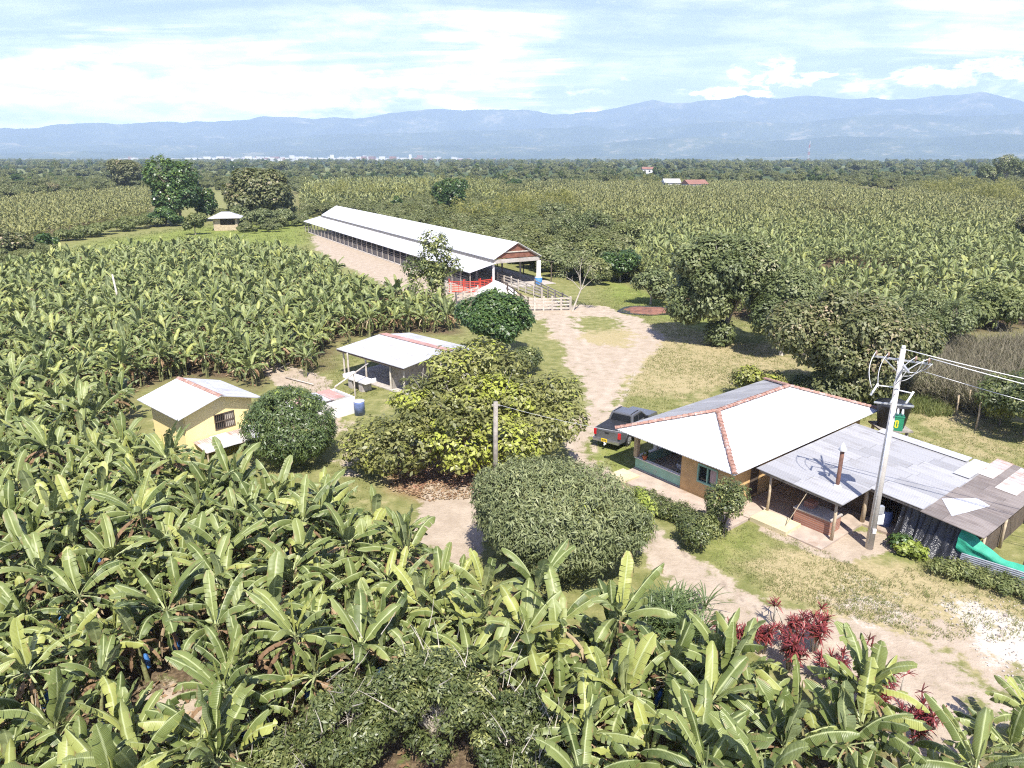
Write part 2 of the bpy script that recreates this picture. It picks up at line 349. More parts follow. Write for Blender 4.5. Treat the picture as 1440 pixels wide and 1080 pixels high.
    br = t.node('ShaderNodeTexBrick', {'Vector': mp, 'Color1': (0.36, 0.15, 0.09, 1), 'Color2': (0.28, 0.12, 0.08, 1), 'Mortar': (0.34, 0.31, 0.27, 1), 'Scale': 2.2})
    t.l.new(bsdf(t, Base_Color=br.outputs[0], Roughness=0.9).outputs[0], out.inputs[0]); M['brick'] = m
    M['redmetal'] = plain('red_painted_rail', (0.50, 0.060, 0.035), 0.5, 0.15, 4)
    M['paint'] = plain('dark_grey_car_paint', (0.150, 0.155, 0.165), 0.28, 0.05, 1.0, metal=0.35, spec=0.6)
    M['blackplastic'] = plain('black_plastic', (0.022, 0.022, 0.024), 0.55, 0.2, 3)
    M['rubber'] = plain('tyre_rubber', (0.028, 0.026, 0.025), 0.85, 0.2, 6, dirt=(0.10, 0.08, 0.06))
    M['rim'] = plain('alloy_rim', (0.42, 0.42, 0.43), 0.35, 0.1, 4, metal=0.7)
    M['chrome'] = plain('dull_chrome', (0.42, 0.43, 0.45), 0.25, 0.1, 4, metal=0.8)
    M['taillight'] = plain('red_lamp_lens', (0.50, 0.015, 0.02), 0.2, 0.1, 4, spec=0.6)
    M['glass'] = plain('dark_window_glass', (0.018, 0.020, 0.024), 0.08, 0.1, 1, spec=0.8)
    M['plate'] = plain('yellow_number_plate', (0.80, 0.56, 0.03), 0.5, 0.04, 4)
    M['black'] = plain('black_mark', (0.02, 0.02, 0.02), 0.6, 0.1, 4)
    M['bluebarrel'] = plain('faded_blue_plastic', (0.13, 0.18, 0.36), 0.45, 0.2, 3, dirt=(0.20, 0.20, 0.24))
    M['tarp'] = plain('black_plastic_sheet', (0.018, 0.018, 0.020), 0.22, 0.2, 2, bump=0.8, spec=0.7)
    M['net'] = plain('green_shade_net', (0.03, 0.30, 0.19), 0.65, 0.2, 2, bump=0.3)
    M['poleconc'] = plain('pole_concrete', (0.52, 0.49, 0.45), 0.85, 0.12, 1.2, dirt=(0.40, 0.36, 0.32))
    M['galv'] = plain('galvanised_steel', (0.50, 0.51, 0.53), 0.4, 0.15, 4, metal=0.5)
    M['wire'] = plain('aluminium_wire', (0.62, 0.62, 0.62), 0.4, 0.05, 4, metal=0.2)
    M['porcelain'] = plain('insulator_porcelain', (0.26, 0.17, 0.12), 0.25, 0.1, 4)
    M['greenbox'] = plain('green_painted_steel', (0.02, 0.20, 0.10), 0.5, 0.12, 4)
    M['yellowmark'] = plain('yellow_paint_mark', (0.75, 0.62, 0.03), 0.6, 0.05, 4)
    M['rustpipe'] = plain('rusted_pipe', (0.13, 0.065, 0.045), 0.8, 0.35, 4)
    M['whitemetal'] = plain('white_metal', (0.78, 0.78, 0.78), 0.4, 0.04, 4)
    M['bluepaint'] = plain('blue_paint', (0.06, 0.20, 0.45), 0.6, 0.15, 4)
    M['terracotta'] = plain('terracotta_pot', (0.42, 0.13, 0.06), 0.8, 0.15, 4)
    M['husk'] = plain('red_brown_husk', (0.20, 0.095, 0.065), 0.95, 0.35, 1.6, bump=0.9)
    M['farwhite'] = plain('far_white_walls', (0.55, 0.54, 0.53), 0.8, 0.05, 0.05)
    M['farred'] = plain('far_red_roof', (0.24, 0.12, 0.09), 0.8, 0.1, 0.2)
    M['curtain'] = plain('pink_curtain_cloth', (0.55, 0.40, 0.38), 0.8, 0.15, 4)
mats()
# ------------------------------------------------------------------ ground sheet
def poly_w(px): return np.array([G(x, y)[:2] for x, y in px])
def sdf(P, poly):
    """signed distance (negative inside) of points P (n,2) to a polygon"""
    n = len(poly); d = np.full(len(P), 1e9); ins = np.zeros(len(P), bool)
    for i in range(n):
        a, b = poly[i], poly[(i + 1) % n]; e = b - a; w_ = P - a
        t = np.clip((w_ @ e) / max(e @ e, 1e-9), 0, 1); q = w_ - t[:, None] * e
        d = np.minimum(d, (q * q).sum(1))
        c = ((a[1] <= P[:, 1]) & (b[1] > P[:, 1])) | ((b[1] <= P[:, 1]) & (a[1] > P[:, 1]))
        with np.errstate(divide='ignore', invalid='ignore'):
            xi = a[0] + (P[:, 1] - a[1]) * (b[0] - a[0]) / (b[1] - a[1])
        ins ^= c & (P[:, 0] < xi)
    d = np.sqrt(d); return np.where(ins, -d, d)
def vnoise(x, y, s, seed=0):
    """smooth value noise in numpy"""
    x = x / s + seed * 17.3; y = y / s - seed * 9.1
    xi, yi = np.floor(x).astype(np.int64), np.floor(y).astype(np.int64); fx, fy = x - xi, y - yi
    fx = fx * fx * (3 - 2 * fx); fy = fy * fy * (3 - 2 * fy)
    def h(a, b):
        n = (a * 374761393 + b * 668265263 + seed * 974634777) & 0xffffffff
        n = ((n ^ (n >> 13)) * 1274126177) & 0xffffffff
        return ((n ^ (n >> 16)) & 0xffff) / 65535.0
    return (h(xi, yi) * (1 - fx) + h(xi + 1, yi) * fx) * (1 - fy) + (h(xi, yi + 1) * (1 - fx) + h(xi + 1, yi + 1) * fx) * fy
def fbm(x, y, s, seed=0, o=4):
    r = 0; a = 0.5; tot = 0
    for i in range(o): r = r + a * vnoise(x, y, s / 2 ** i, seed + i); tot += a; a *= 0.5
    return r / tot

ROAD_UP = [(755, 440), (812, 427), (850, 430), (905, 450), (938, 474), (918, 500), (885, 530), (866, 580), (842, 600), (824, 625), (826, 648), (860, 670), (905, 692), (890, 706), (850, 690), (803, 664), (800, 600), (822, 575), (818, 545), (795, 510), (780, 480), (765, 460)]
ROAD_LOW = [(905, 738), (955, 768), (1015, 806), (1090, 838), (1170, 866), (1260, 885), (1340, 925), (1375, 990), (1380, 1085), (1300, 1095), (1240, 1030), (1150, 975), (1050, 915), (980, 870), (930, 815), (893, 770)]
PLANT_L = [(-900, 560), (150, 640), (180, 615), (170, 562), (235, 533), (320, 532), (365, 548), (392, 522), (452, 520), (470, 482), (530, 470), (640, 470), (640, 452), (592, 444), (530, 426), (458, 394), (425, 372), (330, 356), (250, 357), (100, 376), (0, 398), (-700, 420)]
PLANT_N = [(-900, 560), (150, 640), (194, 676), (262, 690), (335, 720), (430, 742), (500, 765), (560, 780), (612, 822), (650, 868), (700, 905), (800, 950), (900, 965), (980, 985), (1040, 1012), (1170, 1050), (1262, 1080), (1300, 1180), (1300, 1700), (-900, 1700)]
PLANT_E = [(1345, 1105), (1480, 1005), (1800, 1040), (1800, 1400), (1345, 1300)]
FIELD_R = [(880, 392), (955, 428), (1100, 462), (1300, 482), (1440, 462), (2100, 520), (2300, 300), (1750, 262), (1440, 264), (1200, 262), (900, 258), (700, 262), (690, 290), (790, 315), (860, 335)]
FIELD_L = [(-600, 380), (0, 352), (100, 326), (210, 305), (212, 268), (0, 268), (-700, 285)]
FIELD_M = [(425, 300), (560, 298), (600, 286), (700, 292), (700, 262), (560, 258), (425, 262)]
def ground():
    def axis(lo, hi, step, far, g=1.22):
        a = list(np.arange(lo, hi, step)); s = step
        x = a[-1]
        while x < far[1]: s *= g; x += s; a.append(x)
        s = step; x = a[0]
        while x > far[0]: s *= g; x -= s; a.insert(0, x)
        return np.array(a)
    xs = axis(-45, 48, 0.4, (-14500, 14500), 1.16); ys = axis(14, 100, 0.4, (-300, 14500), 1.10)
    X, Y = np.meshgrid(xs, ys); nx, ny = len(xs), len(ys)
    P = np.stack([X.ravel(), Y.ravel()], 1); x, y = P[:, 0], P[:, 1]
    Z = (fbm(x, y, 9, 3) - 0.5) * 0.16 + (fbm(x, y, 1.7, 5, 3) - 0.5) * 0.06
    near = np.clip((160 - np.hypot(x, y)) / 60, 0, 1); Z = Z * near
    wob = (fbm(x, y, 3.0, 11) - 0.5) * 2.4
    def m(px, soft=1.2, wo=1.0):
        d = sdf(P, poly_w(px)) + wob * wo
        return np.clip(0.5 - d / soft, 0, 1)
    road = np.maximum(m(ROAD_UP, 1.6, 0.8), m(ROAD_LOW, 1.3, 0.6))
    hole = m([(812, 446), (858, 446), (890, 470), (880, 488), (822, 478)], 2.5, 1.0)      # grass island in the junction
    road = road * (1 - 0.85 * hole)
    dirt = np.maximum.reduce([road,
        0.62 * m([(1120, 830), (1250, 850), (1380, 860), (1460, 900), (1460, 1090), (1380, 1085), (1330, 930), (1200, 880)], 2.5, 1.6),
        m([(600, 680), (690, 690), (690, 760), (640, 800), (585, 760)], 1.5, 0.7),
        m([(1060, 722), (1110, 712), (1180, 742), (1262, 752), (1262, 775), (1195, 792), (1150, 782), (1105, 765), (1065, 748)], 1.0, 0.3),
        0.95 * m([(436, 328), (475, 334), (560, 368), (640, 392), (780, 425), (790, 452), (700, 448), (620, 425), (540, 402), (470, 368), (440, 345)], 3, 1.0),
        0.9 * m([(380, 505), (440, 525), (470, 545), (480, 600), (450, 600), (430, 548), (385, 540), (360, 520)], 1.6, 1.0),
        0.55 * m([(470, 600), (505, 590), (520, 640), (500, 690), (470, 660)], 2.0, 0.8),
        0.7 * m([(190, 960), (290, 955), (330, 1020), (250, 1060), (170, 1040)], 1.2, 0.6),
        0.6 * m([(700, 1090), (740, 1060), (800, 1080), (800, 1150), (700, 1150)], 1.2, 0.6)])
    pale = np.maximum(m([(1330, 838), (1375, 835), (1450, 870), (1560, 950), (1500, 990), (1440, 940), (1395, 925), (1350, 880)], 1.2, 0.8),
                      0.5 * m([(1180, 812), (1235, 820), (1300, 880), (1240, 900), (1170, 850)], 2.5, 1.4))
    soil = np.maximum.reduce([m(PLANT_L, 2.5, 1), m(PLANT_N, 1.6, 0.6), m(PLANT_E, 1.2, 0.5), m(FIELD_R, 4, 1), m(FIELD_L, 5, 1), m(FIELD_M, 5, 1)])
    dry = np.maximum.reduce([m([(770, 470), (900, 560), (1010, 530), (1010, 470), (930, 455)], 4, 1.5) * 0.8,
        m([(900, 480), (1120, 480), (1120, 520), (1000, 560), (900, 560)], 5, 2) * 0.75,
        m([(1290, 520), (1440, 580), (1440, 690), (1290, 620)], 4, 1.5) * 0.55,
        m([(1020, 770), (1200, 780), (1440, 840), (1440, 940), (1250, 900), (1090, 850)], 3, 1.5) * 1.0])
    lush = np.maximum.reduce([m([(850, 395), (1000, 425), (1000, 460), (900, 440), (850, 420)], 4, 1),
        m([(830, 600), (900, 600), (900, 690), (840, 650)], 1.5, 0.6) * 0.7, m([(980, 750), (1060, 740), (1080, 780), (1010, 800)], 1.5, .6) * 0.6,
        m([(70, 362), (150, 338), (270, 322), (430, 300), (430, 345), (330, 352), (230, 352), (110, 374)], 6, 1), m([(1200, 740), (1440, 800), (1440, 830), (1200, 770)], 1.5, .6) * 0.6])
    def lane(px, half=.78, wd=.22):
        q = np.array([G(*p)[:2] for p in px]); d = np.full(len(P), 1e9)
        for a, b in zip(q, q[1:]):
            e = b - a; t_ = np.clip(((P - a) @ e) / (e @ e), 0, 1); d = np.minimum(d, np.hypot(*(P - a - t_[:, None] * e).T))
        return np.clip(1 - np.abs(d + wob * .10 - half) / wd, 0, 1)
    rut = np.maximum.reduce([lane([(808, 432), (800, 465), (826, 505), (846, 550), (840, 592), (818, 625), (838, 668)]), lane([(832, 434), (900, 456), (908, 482), (880, 525), (858, 570)]), lane([(900, 748), (950, 795), (1010, 845), (1090, 885), (1180, 925), (1280, 985), (1340, 1060)])])
    dirt = np.maximum(dirt * np.where(road > .3, .74, 1.0), rut * (road > .05))
    lit = m([(545, 650), (600, 625), (700, 640), (690, 690), (600, 700), (555, 690)], 1.6, 0.8)
    wet = np.clip(0.5 - (np.abs(sdf(P, poly_w([(955, 772), (1000, 806), (1040, 838), (1085, 868), (1084, 872), (1038, 844), (996, 812)])) + wob * 0.12) - 0.10) / 0.5, 0, 1)
    idx = np.arange(nx * ny).reshape(ny, nx)
    F = np.stack([idx[:-1, :-1].ravel(), idx[:-1, 1:].ravel(), idx[1:, 1:].ravel(), idx[1:, :-1].ravel()], 1)
    fr = road[F].mean(1) > 0.5
    V = np.stack([x, y, Z], 1)
    at = dict(dirt=dirt, pale=pale, soil=soil, dry=dry, lush=lush, lit=lit, wet=wet, rut=rut)
    m_, t, out = new_mat('ground_surface')
    oc = t.node('ShaderNodeTexCoord').outputs['Object']
    A = {k: t.attr(k).outputs['Fac'] for k in at}
    n1 = t.noise(oc, 0.16, 8, 0.6); n2 = t.noise(oc, 1.1, 7, 0.65); n3 = t.noise(oc, 6.0, 6, 0.7); n4 = t.noise(oc, 0.035, 6, 0.6)
    grass = t.mix(t.smooth(n2, 0.32, 0.68), (0.150, 0.160, 0.052), (0.255, 0.245, 0.100))
    dryc = t.mix(t.smooth(n3, 0.35, 0.65), (0.40, 0.33, 0.185), (0.31, 0.26, 0.135))
    lushc = t.mix(t.smooth(n2, 0.35, 0.65), (0.155, 0.200, 0.042), (0.225, 0.250, 0.068))
    dirtc = t.mix(t.smooth(n2, 0.3, 0.7), (0.335, 0.270, 0.200), (0.435, 0.360, 0.275))
    dirtc = t.mix(t.math('MULTIPLY', t.smooth(n3, 0.52, 0.70), 0.45), dirtc, (0.36, 0.29, 0.22))
    df = t.math('ADD', A['dry'], t.math('MULTIPLY', t.math('SUBTRACT', n1, 0.44), 1.9), clamp=True)
    c = t.mix(t.smooth(t.math('ADD', df, t.math('MULTIPLY', t.math('SUBTRACT', n2, 0.5), 1.3)), 0.25, 0.85), grass, dryc)
    c = t.mix(t.math('MULTIPLY', A['lush'], t.smooth(n2, 0.15, 0.5)), c, lushc)
    # bare earth showing between tufts everywhere
    bare = t.smooth(t.math('ADD', t.math('MULTIPLY', n2, 0.6), t.math('MULTIPLY', n3, 0.4)), 0.58, 0.70)
    c = t.mix(t.math('MULTIPLY', bare, 0.85), c, (0.42, 0.345, 0.24))
    tuft = t.smooth(t.noise(oc, 3.2, 5, 0.75), 0.54, 0.66)
    c = t.mix(t.math('MULTIPLY', tuft, 0.45), c, (0.125, 0.14, 0.045))
    # plain seen from afar: fields and woods of different tone
    far_ = t.node('ShaderNodeTexVoronoi', {'Vector': oc, 'Scale': 0.0018, 'Randomness': 1.0}, feature='F1')
    fc = t.node('ShaderNodeSeparateColor', {0: far_.outputs['Color']}).outputs[0]
    farc = t.mix(t.smooth(t.math('ADD', t.math('MULTIPLY', fc, 0.5), t.math('MULTIPLY', t.noise(oc, 0.004, 8, 0.7), 0.5)), 0.42, 0.60), (0.055, 0.080, 0.030), (0.16, 0.175, 0.070))
    ln = t.node('ShaderNodeVectorMath', {0: oc}, operation='LENGTH').outputs['Value']
    c = t.mix(t.smooth(ln, 380, 800), c, farc)
    sc_ = t.mix(t.smooth(n3, 0.4, 0.66), (0.085, 0.060, 0.036), (0.190, 0.140, 0.085))
    sc_ = t.mix(t.smooth(n2, 0.55, 0.68), sc_, (0.11, 0.13, 0.04))
    c = t.mix(A['soil'], c, sc_)
    litc = t.mix(t.smooth(n3, 0.42, 0.6), (0.25, 0.11, 0.065), (0.40, 0.27, 0.19))
    c = t.mix(A['lit'], c, litc)
    de = t.math('ADD', A['dirt'], t.math('MULTIPLY', t.math('SUBTRACT', n2, 0.5), 1.5))
    de = t.math('ADD', de, t.math('MULTIPLY', t.math('SUBTRACT', n3, 0.5), 0.5))
    c = t.mix(t.smooth(de, 0.36, 0.62), c, dirtc)
    c = t.mix(t.math('MULTIPLY', A['rut'], 0.40), c, (0.50, 0.43, 0.345))
    pe = t.math('ADD', A['pale'], t.math('MULTIPLY', t.math('ADD', t.math('SUBTRACT', n2, 0.5), t.math('MULTIPLY', t.math('SUBTRACT', n3, 0.5), 0.8)), 1.9))
    c = t.mix(t.smooth(pe, 0.40, 0.95), c, t.mix(n3, (0.46, 0.41, 0.34), (0.56, 0.51, 0.44)))
    we = t.math('ADD', A['wet'], t.math('MULTIPLY', t.math('SUBTRACT', n2, 0.5), 1.0))
    c = t.mix(t.math('MULTIPLY', t.smooth(we, 0.45, 0.7), 0.5), c, (0.19, 0.145, 0.11))
    bp = t.node('ShaderNodeBump', {'Strength': 0.7, 'Distance': 0.08, 'Height': t.math('ADD', n3, t.math('MULTIPLY', n2, 0.8))})
    b = bsdf(t, Base_Color=c, Roughness=0.95, Normal=bp.outputs[0]); b.inputs['Specular IOR Level'].default_value = 0.12
    t.l.new(b.outputs[0], out.inputs[0])
    for name, sel in (('ground', ~fr), ('dirt_road', fr)):
        f = F[sel]; u, invx = np.unique(f, return_inverse=True)
        me = npmesh(name, V[u], invx.reshape(f.shape), {k: v[u] for k, v in at.items()}, smooth=True)
        tag(link(name, me, m_), kind='structure')
    return at
ground()

# ------------------------------------------------------------------ mountains (real relief, 7 to 13 km away)
def mountains():
    rng = np.random.default_rng(4)
    sky_far = [(-400, 180), (-200, 178), (0, 179), (60, 177), (130, 172), (200, 172), (300, 171), (345, 168), (372, 163), (400, 165), (440, 166), (470, 162), (500, 165), (532, 158), (560, 158), (603, 153), (650, 155), (690, 153), (735, 153), (770, 158), (800, 160), (850, 154), (885, 147), (918, 137), (945, 141), (990, 138), (1040, 132), (1090, 133), (1110, 136), (1160, 134), (1200, 137), (1290, 136), (1345, 133), (1385, 125), (1420, 133), (1440, 140), (1560, 150), (1800, 140)]
    sky_mid = [(-400, 215), (-100, 212), (50, 206), (150, 203), (250, 204), (350, 199), (430, 190), (520, 186), (600, 184), (680, 182), (760, 178), (820, 176), (880, 182), (960, 176), (1040, 168), (1120, 172), (1200, 163), (1290, 160), (1350, 165), (1440, 158), (1800, 165)]
    sky_low = [(-400, 217), (0, 216), (120, 212), (220, 216), (340, 214), (480, 209), (600, 205), (700, 201), (800, 205), (900, 196), (1000, 192), (1080, 198), (1180, 190), (1300, 194), (1400, 186), (1500, 188), (1800, 190)]
    def heights(sky_, dist, az):
        a_, e_ = [], []
        for px, py in sky_:
            d = Vector(((px - 720), FPX * CP - (py - 540) * SP, -(FPX * SP + (py - 540) * CP)))
            a_.append(math.atan2(d.x, d.y)); e_.append(d.z / math.hypot(d.x, d.y))
        return np.interp(az, a_, e_) * dist + CAM_H
    az = np.linspace(-0.95, 0.95, 620)
    m_, t, out = new_mat('wooded_mountain_slopes')
    oc = t.node('ShaderNodeTexCoord').outputs['Object']
    n = t.noise(oc, 0.0016, 9, 0.66); n2 = t.noise(oc, 0.0075, 7, 0.7)
    c = t.mix(t.smooth(n, 0.40, 0.62), (0.030, 0.050, 0.032), (0.062, 0.082, 0.046))
    c = t.mix(t.smooth(t.math('ADD', t.math('MULTIPLY', n, 0.6), t.math('MULTIPLY', n2, 0.5)), 0.58, 0.70), c, (0.19, 0.175, 0.115))
    b = bsdf(t, Base_Color=c, Roughness=1.0); b.inputs['Specular IOR Level'].default_value = 0.0
    t.l.new(b.outputs[0], out.inputs[0])
    for name, sk, D, depth, amp, seed in (('far_mountain_range', sky_far, 12500, 4200, 260, 1), ('middle_mountain_range', sky_mid, 9800, 2200, 150, 2), ('foothills', sky_low, 8200, 1300, 80, 3)):
        rr = np.linspace(0, 1, 64)
        A, T = np.meshgrid(az, rr); r = D - depth + T * depth * 1.35
        x, y = r * np.sin(A), r * np.cos(A)
        top = heights(sk, D, az)[None, :]
        prof = np.where(T < 1 / 1.35, (T * 1.35) ** 1.25, 1 - (T - 1 / 1.35) * 2.4)
        rid = 1 - np.abs(2 * fbm(x, y, 2100, seed, 5) - 1); rid2 = 1 - np.abs(2 * fbm(x, y, 700, seed + 9, 5) - 1)
        w_ = np.clip(4 * prof * (1 - prof) + 0.02, 0, 1)
        Z = top * prof * (1 - 0.42 * w_ * (1 - rid) * 1.6) - amp * w_ * (1 - rid2) * 0.8 + amp * 0.42 * (fbm(x, y, 420, seed + 20, 5) - 0.5) * prof
        Z[0, :] = -2; Z[-1, :] = -2; Z = np.maximum(Z, -2)
        n_, k = Z.shape; idx = np.arange(n_ * k).reshape(n_, k)
        F = np.stack([idx[:-1, :-1].ravel(), idx[:-1, 1:].ravel(), idx[1:, 1:].ravel(), idx[1:, :-1].ravel()], 1)
        tag(link(name, npmesh(name, np.stack([x.ravel(), y.ravel(), Z.ravel()], 1), F, smooth=True), m_), kind='structure')
mountains()

# ------------------------------------------------------------------ air
HAZE_D = 1.08e-4
def haze():
    mb = MB(); mb.box((0, 9500, 648), (46000, 25000, 1304))      # bottom 4 m under the plain, top just over the highest peak
    m_ = bpy.data.materials.new('valley_haze'); m_.use_nodes = True; t = NT(m_.node_tree); t.n.clear()
    out = t.node('ShaderNodeOutputMaterial')
    v = t.node('ShaderNodeVolumePrincipled', {'Color': (0.60, 0.76, 1.0, 1), 'Density': HAZE_D, 'Anisotropy': 0.0})
    t.l.new(v.outputs[0], out.inputs['Volume'])
    o = mb.build('haze', m_); tag(o, kind='stuff')
haze()
# ------------------------------------------------------------------ bananas
def banana_variant(seed, big=1.0, ragged=0.4):
    """numpy geometry of one banana plant: returns dict part -> (verts, faces, attrs)"""
    r = random.Random(seed); V, F, tone, rib, edge, along = [], [], [], [], [], []
    DV, DF, DT = [], [], []
    sh = r.uniform(2.3, 3.6) * big
    def blade(az, e0, L, W, bend, torn, tn, fold, VV, FF, TT, RR=None, EE=None, AA=None, pet=0.35, base=None, n=11, twist=0.0):
        ca, sa = math.cos(az), math.sin(az); p = Vector(base or (0.06 * ca, 0.06 * sa, sh)); e = e0
        pts = [p.copy()]; dirs = []
        steps = n + 2; ds = [pet / 2] * 2 + [L / n] * n
        for i in range(steps):
            d = Vector((ca * math.cos(e), sa * math.cos(e), math.sin(e))); dirs.append(d); p = p + d * ds[i]; pts.append(p.copy())
            e -= bend * (0.35 + 1.3 * i / steps) / steps
        dirs.append(dirs[-1])
        side0 = Vector((-sa, ca, 0))
        # petiole + midrib: a thin strip pair
        def addv(p, t_, rb, eg, al):
            VV.append(tuple(p)); TT.append(t_)
            if RR is not None: RR.append(rb); EE.append(eg); AA.append(al)
            return len(VV) - 1
        for i in range(2):
            up = side0.cross(dirs[i]).normalized()
            w0, w1 = 0.045, 0.04
            q = [addv(pts[i] + side0 * w0, tn, 1, 0, 0), addv(pts[i] - side0 * w0, tn, 1, 0, 0), addv(pts[i + 1] - side0 * w1, tn, 1, 0, 0), addv(pts[i + 1] + side0 * w1, tn, 1, 0, 0)]
            FF.append(q)
        for sgn in (1, -1):
            prev = None; sfold = fold + r.uniform(-0.12, 0.12); wav = [r.gauss(0, .16) for _ in range(n + 2)]
            droop = 0.0
            for i in range(n):
                t0, t1 = i / n, (i + 1) / n
                def wid(t): return W * (min(1, (t + .03) / 0.16) ** .6) * (min(1, max(0.0, 1.03 - t) / 0.22) ** .6) if 0 <= t <= 1.001 else 0
                a, b = pts[i + 2], pts[i + 3]; d = dirs[i + 2]
                up = side0.cross(d).normalized() * -1
                if up.z < 0 and abs(e0) < 1.2: pass
                newtear = r.random() < torn
                if newtear or prev is None: droop = r.uniform(-0.9, 0.3) * torn * 1.3
                f = sfold + droop + twist * t0
                def out_(k, t, al, sl=0.0):
                    fw_ = wav[int(round(t * n))] * sgn if wav else 0
                    sd = (side0 * math.cos(f + fw_) * sgn + up * math.sin(f + fw_)).normalized()
                    sd2 = (side0 * math.cos(f - 0.5) * sgn + up * math.sin(f - 0.5)).normalized()
                    w_ = wid(t)
                    fw = d * (0.10 * w_ * k + sl)
                    return al + (sd * (w_ * 0.52 * min(k / 0.52, 1)) if k <= 0.52 else sd * (w_ * 0.52) + sd2 * (w_ * 0.48 * (k - 0.52) / 0.48)) + fw
                gap = (L / n) * (0.16 if newtear else 0)
                if prev is None or newtear:
                    j0 = addv(a, tn, 1, 0, t0); j1 = addv(out_(0.52, t0, a, gap * 0.4), tn, 0.4, 0.5, t0) if True else 0; j2 = addv(out_(1.0, t0, a, gap), tn, 0, 1, t0)
                else: j0, j1, j2 = prev
                k0 = addv(b, tn, 1, 0, t1); k1 = addv(out_(0.52, t1, b), tn, 0.4, 0.5, t1)
                k2 = addv(out_(1.0 * r.uniform(0.93, 1.0), t1, b, -gap * r.uniform(0, 1)), tn, 0, 1, t1)
                if sgn < 0: FF.append([j0, j1, k1, k0]); FF.append([j1, j2, k2, k1])
                else: FF.append([j0, k0, k1, j1]); FF.append([j1, k1, k2, j2])
                prev = (k0, k1, k2)
    nl = r.randint(10, 14); a0 = r.uniform(0, 6.28)
    for i in range(nl):
        f = i / (nl - 1)                                     # 0 young and upright, 1 old and drooping
        az = a0 + i * 2.4 + r.uniform(-0.9, 0.9)
        e0 = R(78) - f ** .8 * R(78) + r.gauss(0, 0.24)
        L = (1.75 + 0.45 * math.sin(math.pi * min(1, f + 0.25)) + r.uniform(-0.15, 0.25)) * big
        W = (0.33 + r.uniform(-0.06, 0.05)) * big
        bend = R(25) + f * R(80) + r.uniform(-0.2, 0.6)
        torn = min(0.9, (ragged + .12) * (0.3 + 1.3 * f) + r.uniform(-0.1, 0.25))
        if f > .55 and r.random() < .35: e0 -= r.uniform(.4, 1.1); L *= .85
        fold = 0.25 - f * 1.05 + r.gauss(0, 0.30)
        tn = min(1, max(0, 0.66 - 0.32 * f + r.gauss(0, 0.26)))
        blade(az, e0, L, W, bend, max(0, torn), tn, fold, V, F, tone, rib, edge, along, pet=0.30 + 0.30 * f, twist=r.uniform(-0.7, 0.7))
    blade(a0 + 1, R(86), 1.3 * big, 0.07, R(6), 0, 0.95, 1.1, V, F, tone, rib, edge, along, pet=0.2)
    nd = r.randint(3, 7)
    for i in range(nd):
        az = r.uniform(0, 6.28)
        blade(az, r.uniform(-0.2, 0.25), r.uniform(1.2, 1.9) * big, 0.20, R(120), 0.85, r.random(), -1.0, DV, DF, DT, pet=0.25, base=(0.07 * math.cos(az), 0.07 * math.sin(az), sh - r.uniform(0.1, 0.5)), n=7)
    # stems: the mother plant and one or two suckers
    S = MB(); lean = (r.uniform(-.15, .15), r.uniform(-.15, .15))
    S.tube([(-lean[0], -lean[1], -0.1), (-lean[0] * .5, -lean[1] * .5, sh * .4), (0, 0, sh + 0.12)], [0.14 * big, 0.115 * big, 0.07 * big], 8, caps=False)
    for k in range(r.randint(1, 2)):
        az = r.uniform(0, 6.28); rr = r.uniform(0.3, 0.5); hh = r.uniform(0.7, 1.5)
        b = (rr * math.cos(az), rr * math.sin(az), hh)
        S.tube([(b[0] * .7, b[1] * .7, -0.1), b], [0.08, 0.04], 6, caps=False)
        for q in range(3):
            blade(az + q * 2.1, R(62), r.uniform(0.6, 0.95), 0.13, R(55), 0.1, 0.75, 0.3, V, F, tone, rib, edge, along, pet=0.1, base=b, n=6)
    return dict(crown=(V, F, dict(tone=tone, rib=rib, edge=edge, along=along)), dead=(DV, DF, dict(tone=DT)), stem=S)
BAN = []
for k in range(14):
    g = banana_variant(100 + k, big=[1.0, 1.1, .92, 1.05, 1.15, .85, 1.0, 1.08, .95, 1.12, 1.0, .9, 1.05, 1.1][k], ragged=[.3, .55, .4, .7, .2, .45, .6, .35, .8, .5, .2, .6, .4, .75][k])
    BAN.append((npmesh('banana_crown', *g['crown'][:2], g['crown'][2], smooth=False), npmesh('banana_dead', *g['dead'][:2], g['dead'][2]), g['stem'].mesh('banana_stem', True)))
    for me, mt in zip(BAN[-1], ('banana', 'bdead', 'bstem')): me.materials.append(M[mt])
def bag_mesh():
    mb = MB(); mb.tube([(0, 0, 0), (0, 0, -0.12), (0.01, 0, -0.5), (0, 0.01, -0.85), (0, 0, -0.95)], [0.03, 0.14, 0.20, 0.15, 0.17], 10, caps=False)
    me = mb.mesh('fruit_bag', True); me.materials.append(M['bag']); return me
BAG = bag_mesh()

